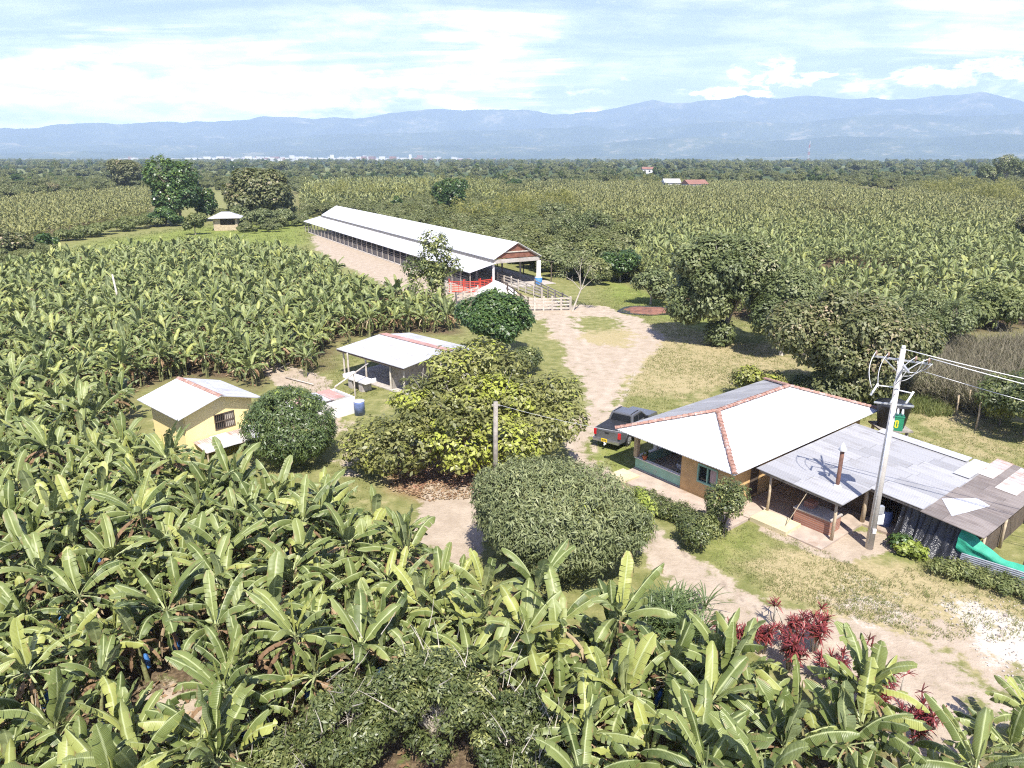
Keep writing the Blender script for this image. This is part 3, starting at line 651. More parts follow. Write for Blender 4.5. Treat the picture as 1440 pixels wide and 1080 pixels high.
def scatter(poly_px, spacing, seed, jit=0.38, rot=0.4, keep=None):
    poly = poly_w(poly_px); rng = np.random.default_rng(seed)
    lo, hi = poly.min(0), poly.max(0); c = (lo + hi) / 2; ext = np.hypot(*(hi - lo)) / 2 + spacing
    a = np.arange(-ext, ext, spacing); X, Y = np.meshgrid(a, a); P = np.stack([X.ravel(), Y.ravel()], 1)
    cr, sr = math.cos(rot), math.sin(rot); P = P @ np.array([[cr, sr], [-sr, cr]]) + c
    P += rng.uniform(-jit, jit, P.shape) * spacing
    P = P[(P[:, 0] > lo[0]) & (P[:, 0] < hi[0]) & (P[:, 1] > lo[1]) & (P[:, 1] < hi[1])]
    return P[sdf(P, poly) < 0]
def in_view(P, h=3.0, mx=90, my=140):
    X, Y = P[:, 0], P[:, 1]; dz = CAM_H - h; d = Y * CP + dz * SP
    px = 720 + X * FPX / np.maximum(d, 0.1); py = 540 + FPX * (dz * CP - Y * SP) / np.maximum(d, 0.1)
    return (d > 1) & (px > -mx) & (px < 1440 + mx) & (py < 1080 + my)

def gn_field(name, P, srcs, scale=(0.85, 1.15), seed=0, tone=0.0, z=None, label=None):
    """ONE object of kind stuff: the plants of a far field, set out on points"""
    rng = np.random.default_rng(seed); n = len(P)
    V = np.zeros((n, 3)); V[:, :2] = P
    if z is not None: V[:, 2] = z
    me = bpy.data.meshes.new(name); me.vertices.add(n); me.vertices.foreach_set('co', V.astype(np.float32).ravel())
    def att(nm, typ, arr, key='value'):
        a = me.attributes.new(nm, typ, 'POINT'); a.data.foreach_set(key, arr)
    att('pick', 'INT', rng.integers(0, len(srcs), n).astype(np.int32))
    rot = np.zeros((n, 3), np.float32); rot[:, 2] = rng.uniform(0, 6.283, n); rot[:, 0] = rng.normal(0, 0.12, n); rot[:, 1] = rng.normal(0, 0.12, n)
    att('turn', 'FLOAT_VECTOR', rot.ravel(), 'vector')
    s = rng.uniform(*scale, n).astype(np.float32); att('size', 'FLOAT', s)
    tn = np.clip((tone if np.ndim(tone) else np.full(n, tone)) + rng.normal(0, 0.08, n), 0, 1) if np.max(tone) > 0 else np.zeros(n)
    att('field_tone', 'FLOAT', tn.astype(np.float32))
    o = bpy.data.objects.new(name, me); COL.objects.link(o)
    ng = bpy.data.node_groups.new(name, 'GeometryNodeTree')
    ng.interface.new_socket('Geometry', in_out='INPUT', socket_type='NodeSocketGeometry'); ng.interface.new_socket('Geometry', in_out='OUTPUT', socket_type='NodeSocketGeometry')
    N, L = ng.nodes, ng.links; gi = N.new('NodeGroupInput'); go = N.new('NodeGroupOutput')
    join = N.new('GeometryNodeJoinGeometry')
    for src in srcs:
        j2 = N.new('GeometryNodeJoinGeometry')
        for ob in src:
            oi = N.new('GeometryNodeObjectInfo'); oi.inputs['Object'].default_value = ob; oi.transform_space = 'ORIGINAL'
            L.new(oi.outputs['Geometry'], j2.inputs[0])
        gti = N.new('GeometryNodeGeometryToInstance'); L.new(j2.outputs[0], gti.inputs[0]); L.new(gti.outputs[0], join.inputs[0])
    iop = N.new('GeometryNodeInstanceOnPoints'); L.new(gi.outputs[0], iop.inputs['Points']); L.new(join.outputs[0], iop.inputs['Instance'])
    iop.inputs['Pick Instance'].default_value = True
    def named(nm, typ):
        a = N.new('GeometryNodeInputNamedAttribute'); a.data_type = typ; a.inputs[0].default_value = nm; return a.outputs[0]
    L.new(named('pick', 'INT'), iop.inputs['Instance Index'])
    er = N.new('FunctionNodeEulerToRotation'); L.new(named('turn', 'FLOAT_VECTOR'), er.inputs[0]); L.new(er.outputs[0], iop.inputs['Rotation'])
    L.new(named('size', 'FLOAT'), iop.inputs['Scale']); L.new(iop.outputs[0], go.inputs[0])
    md = o.modifiers.new('set_out', 'NODES'); md.node_group = ng
    tag(o, kind='stuff')
    return o

# ------------------------------------------------------------------ trees
def leaf_cloud(rng, blobs, n_cl, per, rc, ll, lw, up=0.85, droop=0.0, shell=0.72, zmin=0.15, tone_blob=0.18, tone_sd=0.17, fold=0.25, hi=0.18, cull=0.62):
    """leaves as folded rhombi in tufts over a set of ellipsoid lobes: (cx,cy,cz,rx,ry,rz)"""
    B = np.array(blobs, float); vol = (B[:, 3] * B[:, 4] + B[:, 4] * B[:, 5] + B[:, 3] * B[:, 5]); pr = vol / vol.sum()
    k = rng.choice(len(B), n_cl * 3, p=pr)
    d = rng.normal(size=(len(k), 3)); d /= np.linalg.norm(d, axis=1)[:, None]
    rad = shell + (1.04 - shell) * rng.random(len(k)) ** 0.6
    C = B[k, :3] + d * B[k, 3:] * rad[:, None]
    ok = C[:, 2] > zmin
    for j in range(len(B)):
        q = (C - B[j, :3]) / B[j, 3:]; inside = (q * q).sum(1) < cull ** 2
        ok &= ~(inside & (k != j))
    C, d, k = C[ok][:n_cl], d[ok][:n_cl], k[ok][:n_cl]; n = len(C)
    bt = rng.normal(0, tone_blob, len(B))[k] + rng.normal(0, tone_sd * 0.8, n)
    li = np.repeat(np.arange(n), per); m = len(li)
    dd = rng.normal(size=(m, 3)); dd /= np.linalg.norm(dd, axis=1)[:, None]
    out = d[li] * 0.75 + dd * .8 + np.array([0, 0, up]); out /= np.linalg.norm(out, axis=1)[:, None]
    pos = C[li] + dd * rc * (0.25 + 0.75 * rng.random(m))[:, None]
    # leaf axis: across the outward normal, sagging by droop
    rnd = rng.normal(size=(m, 3)); ax = rnd - out * (rnd * out).sum(1)[:, None]; ax[:, 2] -= droop; ax /= np.linalg.norm(ax, axis=1)[:, None]
    sd = np.cross(out, ax); sd /= np.linalg.norm(sd, axis=1)[:, None] + 1e-9; nr = np.cross(ax, sd)
    sz = (rng.uniform(0.5, 1.3, m) * np.repeat(rng.uniform(.75, 1.2, n), per))[:, None]
    a = pos; tip = pos + ax * ll * sz; mid = pos + ax * ll * sz * 0.45
    l = mid + sd * lw * sz + nr * lw * fold * sz; r_ = mid - sd * lw * sz + nr * lw * fold * sz
    V = np.empty((m * 4, 3)); V[0::4] = a; V[1::4] = r_; V[2::4] = tip; V[3::4] = l
    F = np.arange(m * 4).reshape(m, 4)
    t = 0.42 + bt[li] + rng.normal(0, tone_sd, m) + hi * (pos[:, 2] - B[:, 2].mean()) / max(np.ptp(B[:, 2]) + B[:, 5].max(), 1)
    return V, F, np.repeat(np.clip(t, 0, 1), 4)
def lobes(rng, c, rx, ry, rz, n, s=(0.38, 0.6), flat=0.75, low=-0.4):
    """n lobes spread over an ellipsoid"""
    L = []
    for i in range(n):
        while True:
            d = rng.normal(size=3); d /= np.linalg.norm(d)
            if d[2] > low: break
        f = rng.uniform(0.45, 0.72); q = rng.uniform(*s)
        L.append((c[0] + d[0] * rx * f, c[1] + d[1] * ry * f, c[2] + d[2] * rz * f, rx * q, ry * q, rz * q * flat / 0.75))
    return L
def trunk_mb(rng, base, top, r0, targets, mb=None, n=7):
    mb = mb or MB(); b, t = Vector(base), Vector(top)
    mid = (b + t) / 2 + Vector((rng.uniform(-.15, .15), rng.uniform(-.15, .15), 0)) * (t - b).length * 0.4
    mb.tube([b - Vector((0, 0, .2)), b + (mid - b) * 0.15, mid, t], [r0 * 1.45, r0 * 1.05, r0 * 0.85, r0 * 0.62], n, caps=False)
    for g in targets:
        g = Vector(g[:3]); m1 = t.lerp(g, 0.45) + Vector((rng.uniform(-.2, .2), rng.uniform(-.2, .2), 0.1)) * (g - t).length * 0.5
        L = (g - t).length
        mb.tube([t - Vector((0, 0, .1)), m1, g], [r0 * 0.5, r0 * 0.3, r0 * 0.1], 6, caps=False)
        for k in range(3):
            s_ = m1.lerp(g, rng.uniform(0, 0.8)); e_ = s_ + Vector(rng.normal(size=3)) * L * 0.16 + Vector((0, 0, L * 0.16))
            mb.tube([s_, (s_ + e_) / 2 + Vector((0, 0, .05)), e_], [r0 * 0.16, r0 * 0.1, r0 * 0.04], 5, caps=False)
    return mb
SHRINK = 1.0
def tree(name, label, cat, base, c, R3, nl, leaf, mat, seed, group=None, bark='bark', r0=0.2, cl=(700, 14, 0.35), top=None, s=(0.38, 0.6), low=-0.4, zmin=0.25, extra=(), **kw):
    """base: foot in the world; c: crown centre relative to the foot; R3: crown radii; leaf: (length, half width)"""
    rng = np.random.default_rng(seed)
    root = empty(name, (base[0], base[1], 0)); tag(root, label, cat, group)
    L = lobes(rng, c, *R3, nl, s=s, low=low) + list(extra)
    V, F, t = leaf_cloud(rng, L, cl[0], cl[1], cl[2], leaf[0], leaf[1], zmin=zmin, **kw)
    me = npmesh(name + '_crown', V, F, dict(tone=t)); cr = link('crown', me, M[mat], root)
    tp = top or (c[0] * 0.5, c[1] * 0.5, max(0.35, c[2] - R3[2] * 0.75))
    pick = sorted(L, key=lambda q: -q[2])[:max(3, nl // 2)]
    tm = trunk_mb(rng, (0, 0, 0), tp, r0, pick); tm.build('trunk', M[bark], root, smooth=True)
    return root, cr
# ------------------------------------------------------------------ main farmhouse
U2, W2 = Vector((0.781, 0.6245, 0)), Vector((0.6245, -0.781, 0))      # along the long eave, and out of it
HB = Vector((11.33, 32.98, 0))                                      # front corner of the eave
RZ = math.atan2(U2.y, U2.x)
def hp(u, w_, z=0.0): return HB + U2 * u + W2 * w_ + Vector((0, 0, z))
def wall_panel(mb, a, b, z0, z1, t=0.14, holes=(), mi=0):
    """upright wall from a to b with rectangular openings (s0, s1, z0, z1)"""
    a, b = Vector(a), Vector(b); L = (b - a).length; d = (b - a) / L; ang = math.atan2(d.y, d.x)
    xs = sorted({0, L, *[h[0] for h in holes], *[h[1] for h in holes]}); zs = sorted({z0, z1, *[h[2] for h in holes], *[h[3] for h in holes]})
    for x0, x1 in zip(xs, xs[1:]):
        for q0, q1 in zip(zs, zs[1:]):
            xm, zm = (x0 + x1) / 2, (q0 + q1) / 2
            if any(h[0] < xm < h[1] and h[2] < zm < h[3] for h in holes): continue
            c = a + d * xm; mb.box((c.x, c.y, zm), (x1 - x0, t, q1 - q0), ang, mi)
def sheet(mb, P, t=0.03, mi=0):
    """roof sheet: P[0]->P[1] along the eave, then up the slope; uv in metres"""
    P = [Vector(p) for p in P]; e = (P[1] - P[0]).normalized(); n = (P[1] - P[0]).cross(P[-1] - P[0]).normalized(); s_ = n.cross(e)
    mb.slab(P, t, mi, [((p - P[0]).dot(e), (p - P[0]).dot(s_)) for p in P])
def ridge_tiles(mb, a, b, r=0.13, step=0.33):
    a, b = Vector(a), Vector(b); L = (b - a).length; n = max(2, int(L / step)); d = (b - a) / L
    side = d.cross(Vector((0, 0, 1))).normalized(); up = side.cross(d)
    rng = random.Random(int(L * 100))
    for i in range(n):
        jit = rng.uniform(-0.02, 0.02)
        p0 = a + d * (i * L / n) + side * jit; p1 = a + d * ((i + 1.12) * L / n) + side * rng.uniform(-0.02, 0.02)
        r0, r1 = r * 1.12, r * 0.9
        A, B_ = [], []
        for k in range(7):
            t = math.pi * k / 6
            A.append(p0 + side * math.cos(t) * r0 + up * (math.sin(t) * r0 * 0.75 + 0.025)); B_.append(p1 + side * math.cos(t) * r1 + up * (math.sin(t) * r1 * 0.75 + 0.005))
        for k in range(6): mb.quad([A[k], A[k + 1], B_[k + 1], B_[k]])
        mb.quad(A)
LH, WH, EZ, RDZ = 15.7, 8.3, 2.62, 3.98
def farmhouse():
    root = empty('farmhouse', hp(LH / 2, -WH / 2), RZ); inv = Matrix.Rotation(-RZ, 4, 'Z') @ Matrix.Translation(-hp(LH / 2, -WH / 2))
    def P(u, w_, z): return Vector((u - LH / 2, w_ + WH / 2, z)) * 1.0 if False else inv @ hp(u, w_, z)
    E = EZ
    c = [P(0, 0, E), P(LH, 0, E), P(LH, -WH, E), P(0, -WH, E)]; r1, r2 = P(4.1, -WH / 2, RDZ), P(LH - 4.1, -WH / 2, RDZ)
    for pts in ([c[3], c[0], r1], [c[0], c[1], r2, r1], [c[1], c[2], r2]):
        mb = MB(); sheet(mb, pts, 0.05); mb.build('roof', M['whiteroof'], root)
    mb = MB(); sheet(mb, [c[2], c[3], r1, r2], 0.05)
    tag(mb.build('roof', M['greyroof'], root), 'unpainted grey back slope of the roof')
    for a, b in ((c[3], r1), (c[0], r1), (r1, r2), (c[1], r2), (c[2], r2)):
        mb = MB(); ridge_tiles(mb, Vector(a) + Vector((0, 0, .03)), Vector(b) + Vector((0, 0, .03)), 0.14); mb.build('ridge_cap', M['tile'], root)
    # walls: porch open at the far end of the short side
    F0 = 0.22
    mb = MB(); ins = 0.85
    wall_panel(mb, P(ins, -3.9, 0), P(ins, -ins, 0), 0.0, E + 0.05, holes=[(1.15, 2.35, 1.05, 2.05)])
    wall_panel(mb, P(ins, -ins, 0), P(LH - ins, -ins, 0), 0.0, E + 0.05, holes=[(1.9, 2.8, 0.2, 2.1)])
    wall_panel(mb, P(LH - ins, -ins, 0), P(LH - ins, -WH + ins, 0), 0.0, E + 0.05)
    wall_panel(mb, P(LH - ins, -WH + ins, 0), P(4.6, -WH + ins, 0), 0.0, E + 0.05)
    wall_panel(mb, P(4.6, -WH + ins, 0), P(4.6, -3.9, 0), 0.0, E + 0.05, holes=[(1.2, 2.1, 0.22, 2.2)])
    wall_panel(mb, P(4.67, -3.9, 0), P(ins, -3.9, 0), 0.0, E + 0.05)
    mb.build('wall', M['ochre'], root)
    mb = MB(); mb.box(P(LH / 2 - 0.15, -WH / 2, 0.11), (LH - 1.9, WH - 1.8, 0.22), 0); mb.build('floor_slab', M['concrete'], root)
    # porch: low mint wall, three pillars
    mb = MB()
    wall_panel(mb, P(0.95, -WH + 0.95, 0), P(0.95, -3.97, 0), F0 + 0.003, 0.85, 0.16); wall_panel(mb, P(1.04, -WH + 0.95, 0), P(4.5, -WH + 0.95, 0), F0 + 0.003, 0.85, 0.16)
    mb.build('porch_wall', M['mint'], root)
    mb = MB(); wall_panel(mb, P(0.92, -WH + 0.9, 0), P(0.92, -4.0, 0), 0.853, 0.90, 0.24); wall_panel(mb, P(1.05, -WH + 0.95, 0), P(4.5, -WH + 0.95, 0), 0.853, 0.90, 0.22); mb.build('wall_coping', M['white'], root)
    for (u, w_, col) in ((0.95, -WH + 0.95, 'wood'), (2.75, -WH + 0.95, 'white')):
        mb = MB(); mb.box(P(u, w_, (E + 0.91) / 2 + 0.02), (0.26, 0.26, E - 0.87)); tag(mb.build('pillar', M[col], root), 'porch pillar, ' + ('tan faced' if col == 'wood' else 'whitewashed'))
    # window on the short side, frame and curtain
    wc = P(ins, -3.9 + 1.75, 1.55)
    mb = MB()
    for dz in (-0.5, 0.5): mb.box(wc + Vector((-0.05, 0, dz)), (0.14, 1.28, 0.09))
    for dy in (-0.62, 0, 0.62): mb.box(wc + Vector((-0.052, dy, 0)), (0.12, 0.07, 0.93))
    wf = mb.build('window', M['mint'], root)
    mb = MB(); mb.box(wc + Vector((0.03, 0, 0)), (0.02, 1.15, 0.92)); mb.build('pane', M['glass'], wf)
    mb = MB(); mb.box(wc + Vector((-0.02, -0.35, 0.05)), (0.01, 0.42, 0.8)); mb.build('curtain', M['curtain'], wf)
    tag(root, 'ochre farmhouse with white hipped roof and clay ridge tiles, beside the pickup', 'farmhouse')
    # door
    mb = MB(); mb.box(P(ins + 2.35, -ins, 1.15), (0.86, 0.06, 1.86)); mb.build('door', M['darkwood'], root)
    # pavement slabs in front
    mb = MB()
    Q = [hp(-1.05, -7.4, 0.16), hp(-1.05, 0.6, 0.16), hp(0.72, 0.6, 0.16), hp(0.72, -7.4, 0.16)]
    mb.slab(Q, 0.3); tag(mb.build('path', M['pinkfloor']), kind='structure')
    for u, w0, w1 in ((-1.3, -7.6, -6.3), (0.75, 0.65, 2.7)):
        mb = MB(); mb.slab([hp(u, w0, .26), hp(u, w1, .26), hp(u + 1.4, w1, .26), hp(u + 1.4, w0, .26)], 0.4)
        tag(mb.build('stone_slab', M['sandstone']), 'pale yellow slab ' + ('at the porch end of the farmhouse path' if w0 < 0 else 'between the farmhouse wall and the open kitchen'), 'slab')
farmhouse()
def simple(name, mb, mat, label, cat, group=None, smooth=False, origin=None):
    return tag(mb.build(name, M[mat] if isinstance(mat, str) else mat, smooth=smooth, origin=origin), label, cat, group)
# things on the porch
def pot(p, label, r=0.16):
    root = empty('flower_pot', p); tag(root, label, 'flower pot')
    mb = MB(); mb.tube([(0, 0, 0), (0, 0, 0.24), (0, 0, 0.28)], [r * .7, r, r * 1.1], 12); mb.build('pot', M['terracotta'], root, True)
    rng = np.random.default_rng(int(p[0] * 10)); V, F, t = leaf_cloud(rng, [(0, 0, .42, .2, .2, .18)], 18, 6, .08, .14, .03, zmin=0); link('foliage', npmesh('pot_leaves', V, F, dict(tone=t)), M['shrubleaf'], root)
pot(hp(0.95, -WH + 1.6, 0.90), 'terracotta flower pot on the low porch wall by the corner pillar')
pot(hp(1.25, -4.7, 0.225), 'terracotta flower pot on the porch floor', .2)
def chair():
    root = empty('plastic_chair', hp(2.2, -4.9, 0.22), RZ + 1.2); tag(root, 'white plastic armchair on the farmhouse porch', 'chair')
    mb = MB(); mb.box((0, 0, .44), (.48, .46, .04)); mb.build('seat', M['white'], root)
    mb = MB(); mb.box((-.24, 0, .68), (.04, .46, .46)); mb.build('backrest', M['white'], root)
    for sx in (-1, 1):
        for sy in (-1, 1):
            mb = MB(); mb.bar((sx * .2, sy * .19, .42), (sx * .25, sy * .23, 0), .04); mb.build('leg', M['white'], root)
    for sy in (-1, 1):
        mb = MB(); mb.bar((-.24, sy * .24, .66), (.2, sy * .25, .64), .05); mb.bar((.2, sy * .25, .64), (.2, sy * .23, .44), .04); mb.build('armrest', M['white'], root)
chair()

# ------------------------------------------------------------------ open kitchen with grey roof, and the brown lean-to
def kitchen():
    root = empty('open_kitchen', hp(4.7, 3.5), 0); base = hp(4.7, 3.5)
    def L(u, w_, z): return hp(u, w_, z) - base
    def zr(w_): return 2.50 - w_ * 0.055
    mb = MB(); rng = random.Random(3)
    spans = [(1.85, 4.7, 4.75)] + [(4.7, 8.6, 7.25), (8.6, 12.4, 7.35)]
    for (u0, u1, w1) in spans:
        sheet(mb, [L(u0, w1, zr(w1)), L(u1, w1, zr(w1)), L(u1, 0.05, zr(0)), L(u0, 0.05, zr(0))], 0.03)
    mb.build('roof', M['greyroof'], root)
    mb = MB()
    for (u0, u1, w1) in spans:
        for k in range(int(w1 / 1.2) + 1):
            w_ = min(w1 - 0.12, 0.3 + k * 1.2); mb.bar(L(u0 + .05, w_, zr(w_) - .10), L(u1 - .05, w_, zr(w_) - .10), .07, .10)
    mb.bar(L(2.05, .3, 2.30), L(2.05, 4.6, 2.08), .1); mb.bar(L(4.85, .3, 2.30), L(4.85, 7.1, 1.95), .1)
    mb.build('rafter', M['greywood'], root)
    # long lapped sheet on top, a bowed branch
    mb = MB(); sheet(mb, [L(10.0, 7.3, zr(7.3) + .07), L(12.9, 7.3, zr(7.3) + .07), L(12.9, 6.5, zr(6.5) + .07), L(10.0, 6.5, zr(6.5) + .07)], 0.02); mb.build('loose_sheet', M['hutroof'], root)
    mb = MB(); sheet(mb, [L(12.1, 6.4, zr(6) + .06), L(12.9, 6.4, zr(6) + .06), L(12.9, 1.5, zr(1.5) + .06), L(12.1, 1.5, zr(1.5) + .06)], 0.02); tag(mb.build('loose_sheet', M['hutroof'], root), 'paler sheet along the far edge of the roof')
    for (u, w_, r) in ((2.1, 0.8, .07), (2.1, 4.35, .08), (5.1, 4.4, .11), (5.3, 7.0, .07), (12.1, 7.0, .07), (12.1, 0.6, .07), (8.8, 7.05, .06)):
        mb = MB(); b = L(u, w_, 0); mb.tube([b, b + Vector((.03, .02, 1.2)), b + Vector((.0, .0, zr(w_) - .14))], [r * 1.1, r, r * .9], 8)
        mb.build('post', M['wood'], root, True)
    # thin wire stay
    mb = MB(); mb.tube([L(2.0, 2.9, 2.2), L(1.2, 2.3, 0.1)], .02, 5); mb.build('stay', M['wood'], root)
    # chimney
    mb = MB(); p = L(3.5, 3.6, 0); mb.tube([p + Vector((0, 0, .9)), p + Vector((0, 0, 4.25))], .10, 12); ch = mb.build('chimney', M['rustpipe'], root, True)
    mb = MB(); mb.tube([p + Vector((0, 0, 4.20)), p + Vector((0, 0, 4.26)), p + Vector((0, 0, 4.66))], [.12, .22, .01], 14); mb.build('cap', M['whitemetal'], ch, True)
    mb = MB(); mb.tube([p + Vector((0, 0, 2.28)), p + Vector((0, 0, 2.40))], [.24, .12], 12); mb.build('collar', M['whitemetal'], ch, True)
    # back partition of dark boards: the shelter is closed to the right
    mb = MB(); wall_panel(mb, L(5.9, 4.6, 0), L(5.9, 0.9, 0), 0, 2.2, .05); wall_panel(mb, L(12.2, 7.0, 0), L(12.2, 0.3, 0), 0, 2.1, .05); wall_panel(mb, L(6.0, 7.05, 0), L(12.2, 7.05, 0), 0, 2.0, .05)
    mb.build('board_wall', M['darkwood'], root)
    tag(root, 'open farm kitchen under a grey zinc roof with a rusty chimney', 'shelter')
    fl = MB(); fl.slab([hp(0.9, -.7, .10), hp(0.9, 4.5, .10), hp(4.9, 4.5, .10), hp(5.0, 7.0, .10), hp(12.2, 7.0, .10), hp(12.2, -.7, .10)], .2); tag(fl.build('kitchen_floor', M['pinkfloor']), kind='structure')
kitchen()
def stove():
    p = hp(2.9, 3.1, 0.1); root = empty('brick_stove', p, RZ); tag(root, 'low red brick cooking stove under the grey kitchen roof', 'stove')
    mb = MB(); mb.box((0, 0, .38), (1.1, 1.9, .76)); mb.build('body', M['brick'], root)
    mb = MB(); mb.box((0, 0, .803), (1.2, 2.0, .08)); mb.build('hob_slab', M['concrete'], root)
    mb = MB(); mb.box((.1, .45, 1.0), (.5, .5, .3)); mb.build('oven_block', M['brick'], root)
stove()
def barrel():
    p = hp(5.75, 5.25, 0.0); root = empty('plastic_barrel', p); tag(root, 'faded blue plastic barrel behind the big concrete pole', 'barrel')
    mb = MB(); mb.tube([(0, 0, 0), (0, 0, .08), (0, 0, .3), (0, 0, .33), (0, 0, .6), (0, 0, .63), (0, 0, .88), (0, 0, .92)], [.26, .29, .30, .315, .315, .30, .285, .25], 20); mb.build('drum', M['bluebarrel'], root, True)
    mb = MB(); mb.tube([(0, 0, .92), (0, 0, .96)], [.27, .27], 20); mb.build('lid', M['blackplastic'], root, True)
barrel()
def leanto():
    base = hp(8, 8.5); root = empty('lean_to_shed', base)
    def L(u, w_, z): return hp(u, w_, z) - base
    z0, z1 = 2.08, 1.86
    for k, (u0, u1) in enumerate([(4.45, 9.4), (9.4, 14.2)]):
        mb = MB(); sheet(mb, [L(u0, 9.95, z1), L(u1, 9.95, z1), L(u1, 7.2, z0), L(u0, 7.2, z0)], .03)
        mb.build('roof', M['brownroof'], root)
    mb = MB(); sheet(mb, [L(5.2, 8.3, 2.012), L(7.9, 9.0, 1.956), L(8.2, 8.3, 2.012), L(6.6, 7.3, 2.092)], .008); tag(mb.build('patch_sheet', M['hutroof'], root), 'pale torn sheet on the brown roof')
    mb = MB(); sheet(mb, [L(10.2, 9.4, 1.93), L(14.0, 9.4, 1.93), L(14.0, 8.4, 2.01), L(10.2, 8.4, 2.01)], .01); tag(mb.build('patch_sheet', M['rustroof'], root), 'long rust stained sheet')
    mb = MB(); sheet(mb, [L(11.2, 8.0, 2.045), L(14.2, 8.0, 2.045), L(14.2, 7.2, 2.11), L(11.2, 7.2, 2.11)], .01); tag(mb.build('patch_sheet', M['rustroof'], root), 'rusty sheet against the grey roof')
    for (u, w_) in ((7.9, 9.75), (5.4, 9.7), (11.5, 9.75), (13.9, 9.75)):
        mb = MB(); b = L(u, w_, 0); mb.tube([b, b + Vector((.02, .0, 1.82))], [.07, .06], 8); mb.build('post', M['wood'], root, True)
    # black plastic curtain hung from the eave, wrinkled and slanting outwards
    n, m = 34, 14; V, F = [], []
    for j in range(m + 1):
        t = j / m
        for i in range(n + 1):
            s_ = i / n; w_ = 6.15 + s_ * 3.1 * (1 - 0.05 * t); u = 5.15 - 0.75 * t * t - 0.30 * t
            fold = 0.09 * math.sin(s_ * 26 + 3 * t) * (0.3 + t) + 0.06 * math.sin(s_ * 61 - 5 * t * s_)
            z = (1.99 - .09 * max(0, w_ - 7.0)) * (1 - t) + 0.02
            V.append(tuple(L(u + fold, w_ + 0.2 * t * math.sin(s_ * 9), z)))
    for j in range(m):
        for i in range(n): a = j * (n + 1) + i; F.append((a, a + 1, a + n + 2, a + n + 1))
    link('plastic_curtain', npmesh('plastic_curtain', V, F, smooth=True), M['tarp'], root)
    mb = MB(); wall_panel(mb, L(5.6, 9.6, 0), L(14.0, 9.6, 0), 0, 1.1, .04); mb.build('low_wall', M['darkwood'], root)
    tag(root, 'lean-to with weathered brown roof and black plastic curtain', 'shed')
    # corrugated sheet leaning by the foot of the curtain
    a, b = hp(4.5, 9.2, 0), hp(5.1, 12.9, 0); V, F = [], []; n = 90
    for j, (z, off) in enumerate(((0.0, -.25), (0.62, 0.0))):
        for i in range(n + 1):
            p = a.lerp(b, i / n); V.append((p.x + U2.x * off, p.y + U2.y * off, z + .0))
    V, F = [], []; rows = 9
    for j in range(rows * 3 + 1):
        t = j / (rows * 3); rp = 0.035 * math.sin(j * 2 * math.pi / 3 + .5)
        for i in range(5):
            p = a.lerp(b, i / 4) + U2 * (-.3 * (1 - t) + rp * .7); V.append((p.x, p.y, 0.72 * t + rp * .5 + .03))
    for j in range(rows * 3):
        for i in range(4): q = j * 5 + i; F.append((q, q + 1, q + 6, q + 5))
    tag(link('corrugated_sheet', npmesh('corrugated_sheet', V, F), M['galv']), 'grey corrugated sheet leaning low under the green net', 'metal sheet')
    # green net sagging along the outside to the right
    V, F = [], []; n, m = 46, 10
    A, B_ = hp(4.95, 8.9, 0), hp(5.5, 15.0, 0)
    for i in range(n + 1):
        s_ = i / n; p = A.lerp(B_, s_); top = 1.75 - 0.95 * min(1, s_ * 2.6) + 0.12 * math.cos(s_ * 14) - .1 * s_; hgt = 0.95 * (1 - min(1, s_ * 2.0)) + 0.42 + .08 * math.sin(s_ * 20)
        for j in range(m + 1):
            t = j / m; off = -0.25 * math.sin(t * 3.0) - .2 * t + .05 * math.sin(t * 9 + s_ * 17) + .07 * math.sin(t * 15 + s_ * 5)
            V.append((p.x + U2.x * off, p.y + U2.y * off, top - hgt * t + .04 * math.sin(s_ * 37 + 4 * t)))
    for i in range(n):
        for j in range(m): q = i * (m + 1) + j; F.append((q, q + m + 1, q + m + 2, q + 1))
    tag(link('shade_net', npmesh('shade_net', V, F, smooth=True), M['net']), 'green shade net sagging from the lean-to towards the right', 'net')
    for k, (u, w_, h_, lb) in enumerate(((6.2, 11.2, 1.5, 'pale wooden stake standing behind the green net'), (9.5, 12.2, 1.2, 'short wooden stake at the right end of the lean-to'))):
        mb = MB(); mb.tube([(0, 0, -.1), (.04, 0, h_)], [.06, .05], 7); simple('wooden_stake', mb, 'wood', lb, 'stake', smooth=True).location = hp(u, w_, 0)
leanto()

# ------------------------------------------------------------------ water tank on its stand
def tank():
    p = Vector((23.9, 41.9, 0)); root = empty('tank_stand', p); tag(root, 'wooden stand behind the grey roof carrying the black tank', 'stand')
    for sx in (-1, 1):
        for sy in (-1, 1):
            mb = MB(); mb.bar((sx * .75, sy * .75, 0), (sx * .7, sy * .7, 1.75), .16); mb.build('leg', M['whitewood'], root)
    mb = MB(); mb.box((0, 0, 1.80), (1.9, 1.9, .10)); mb.build('deck', M['greywood'], root)
    mb = MB(); mb.bar((-.72, -.76, .3), (.72, -.76, 1.6), .07); mb.bar((.76, -.72, .3), (.76, .72, 1.6), .07); mb.build('brace', M['darkwood'], root)
    t = empty('water_tank', p + Vector((0, 0, 1.855))); tag(t, 'black tapered water tank standing open on the wooden stand', 'water tank')
    mb = MB(); mb.tube([(0, 0, 0), (0, 0, .02), (0, 0, 1.45), (0, 0, 1.50), (0, 0, 1.56), (0, 0, 1.50), (0, 0, .3)], [.72, .76, 1.0, 1.07, 1.05, .97, .72], 28, caps=True); mb.build('body', M['blackplastic'], t, True)
    mb = MB(); mb.tube([(0, 0, 1.44), (0, 0, 1.475)], [.97, .97], 28); mb.build('water_lid', M['blackplastic'], t, True)
tank()

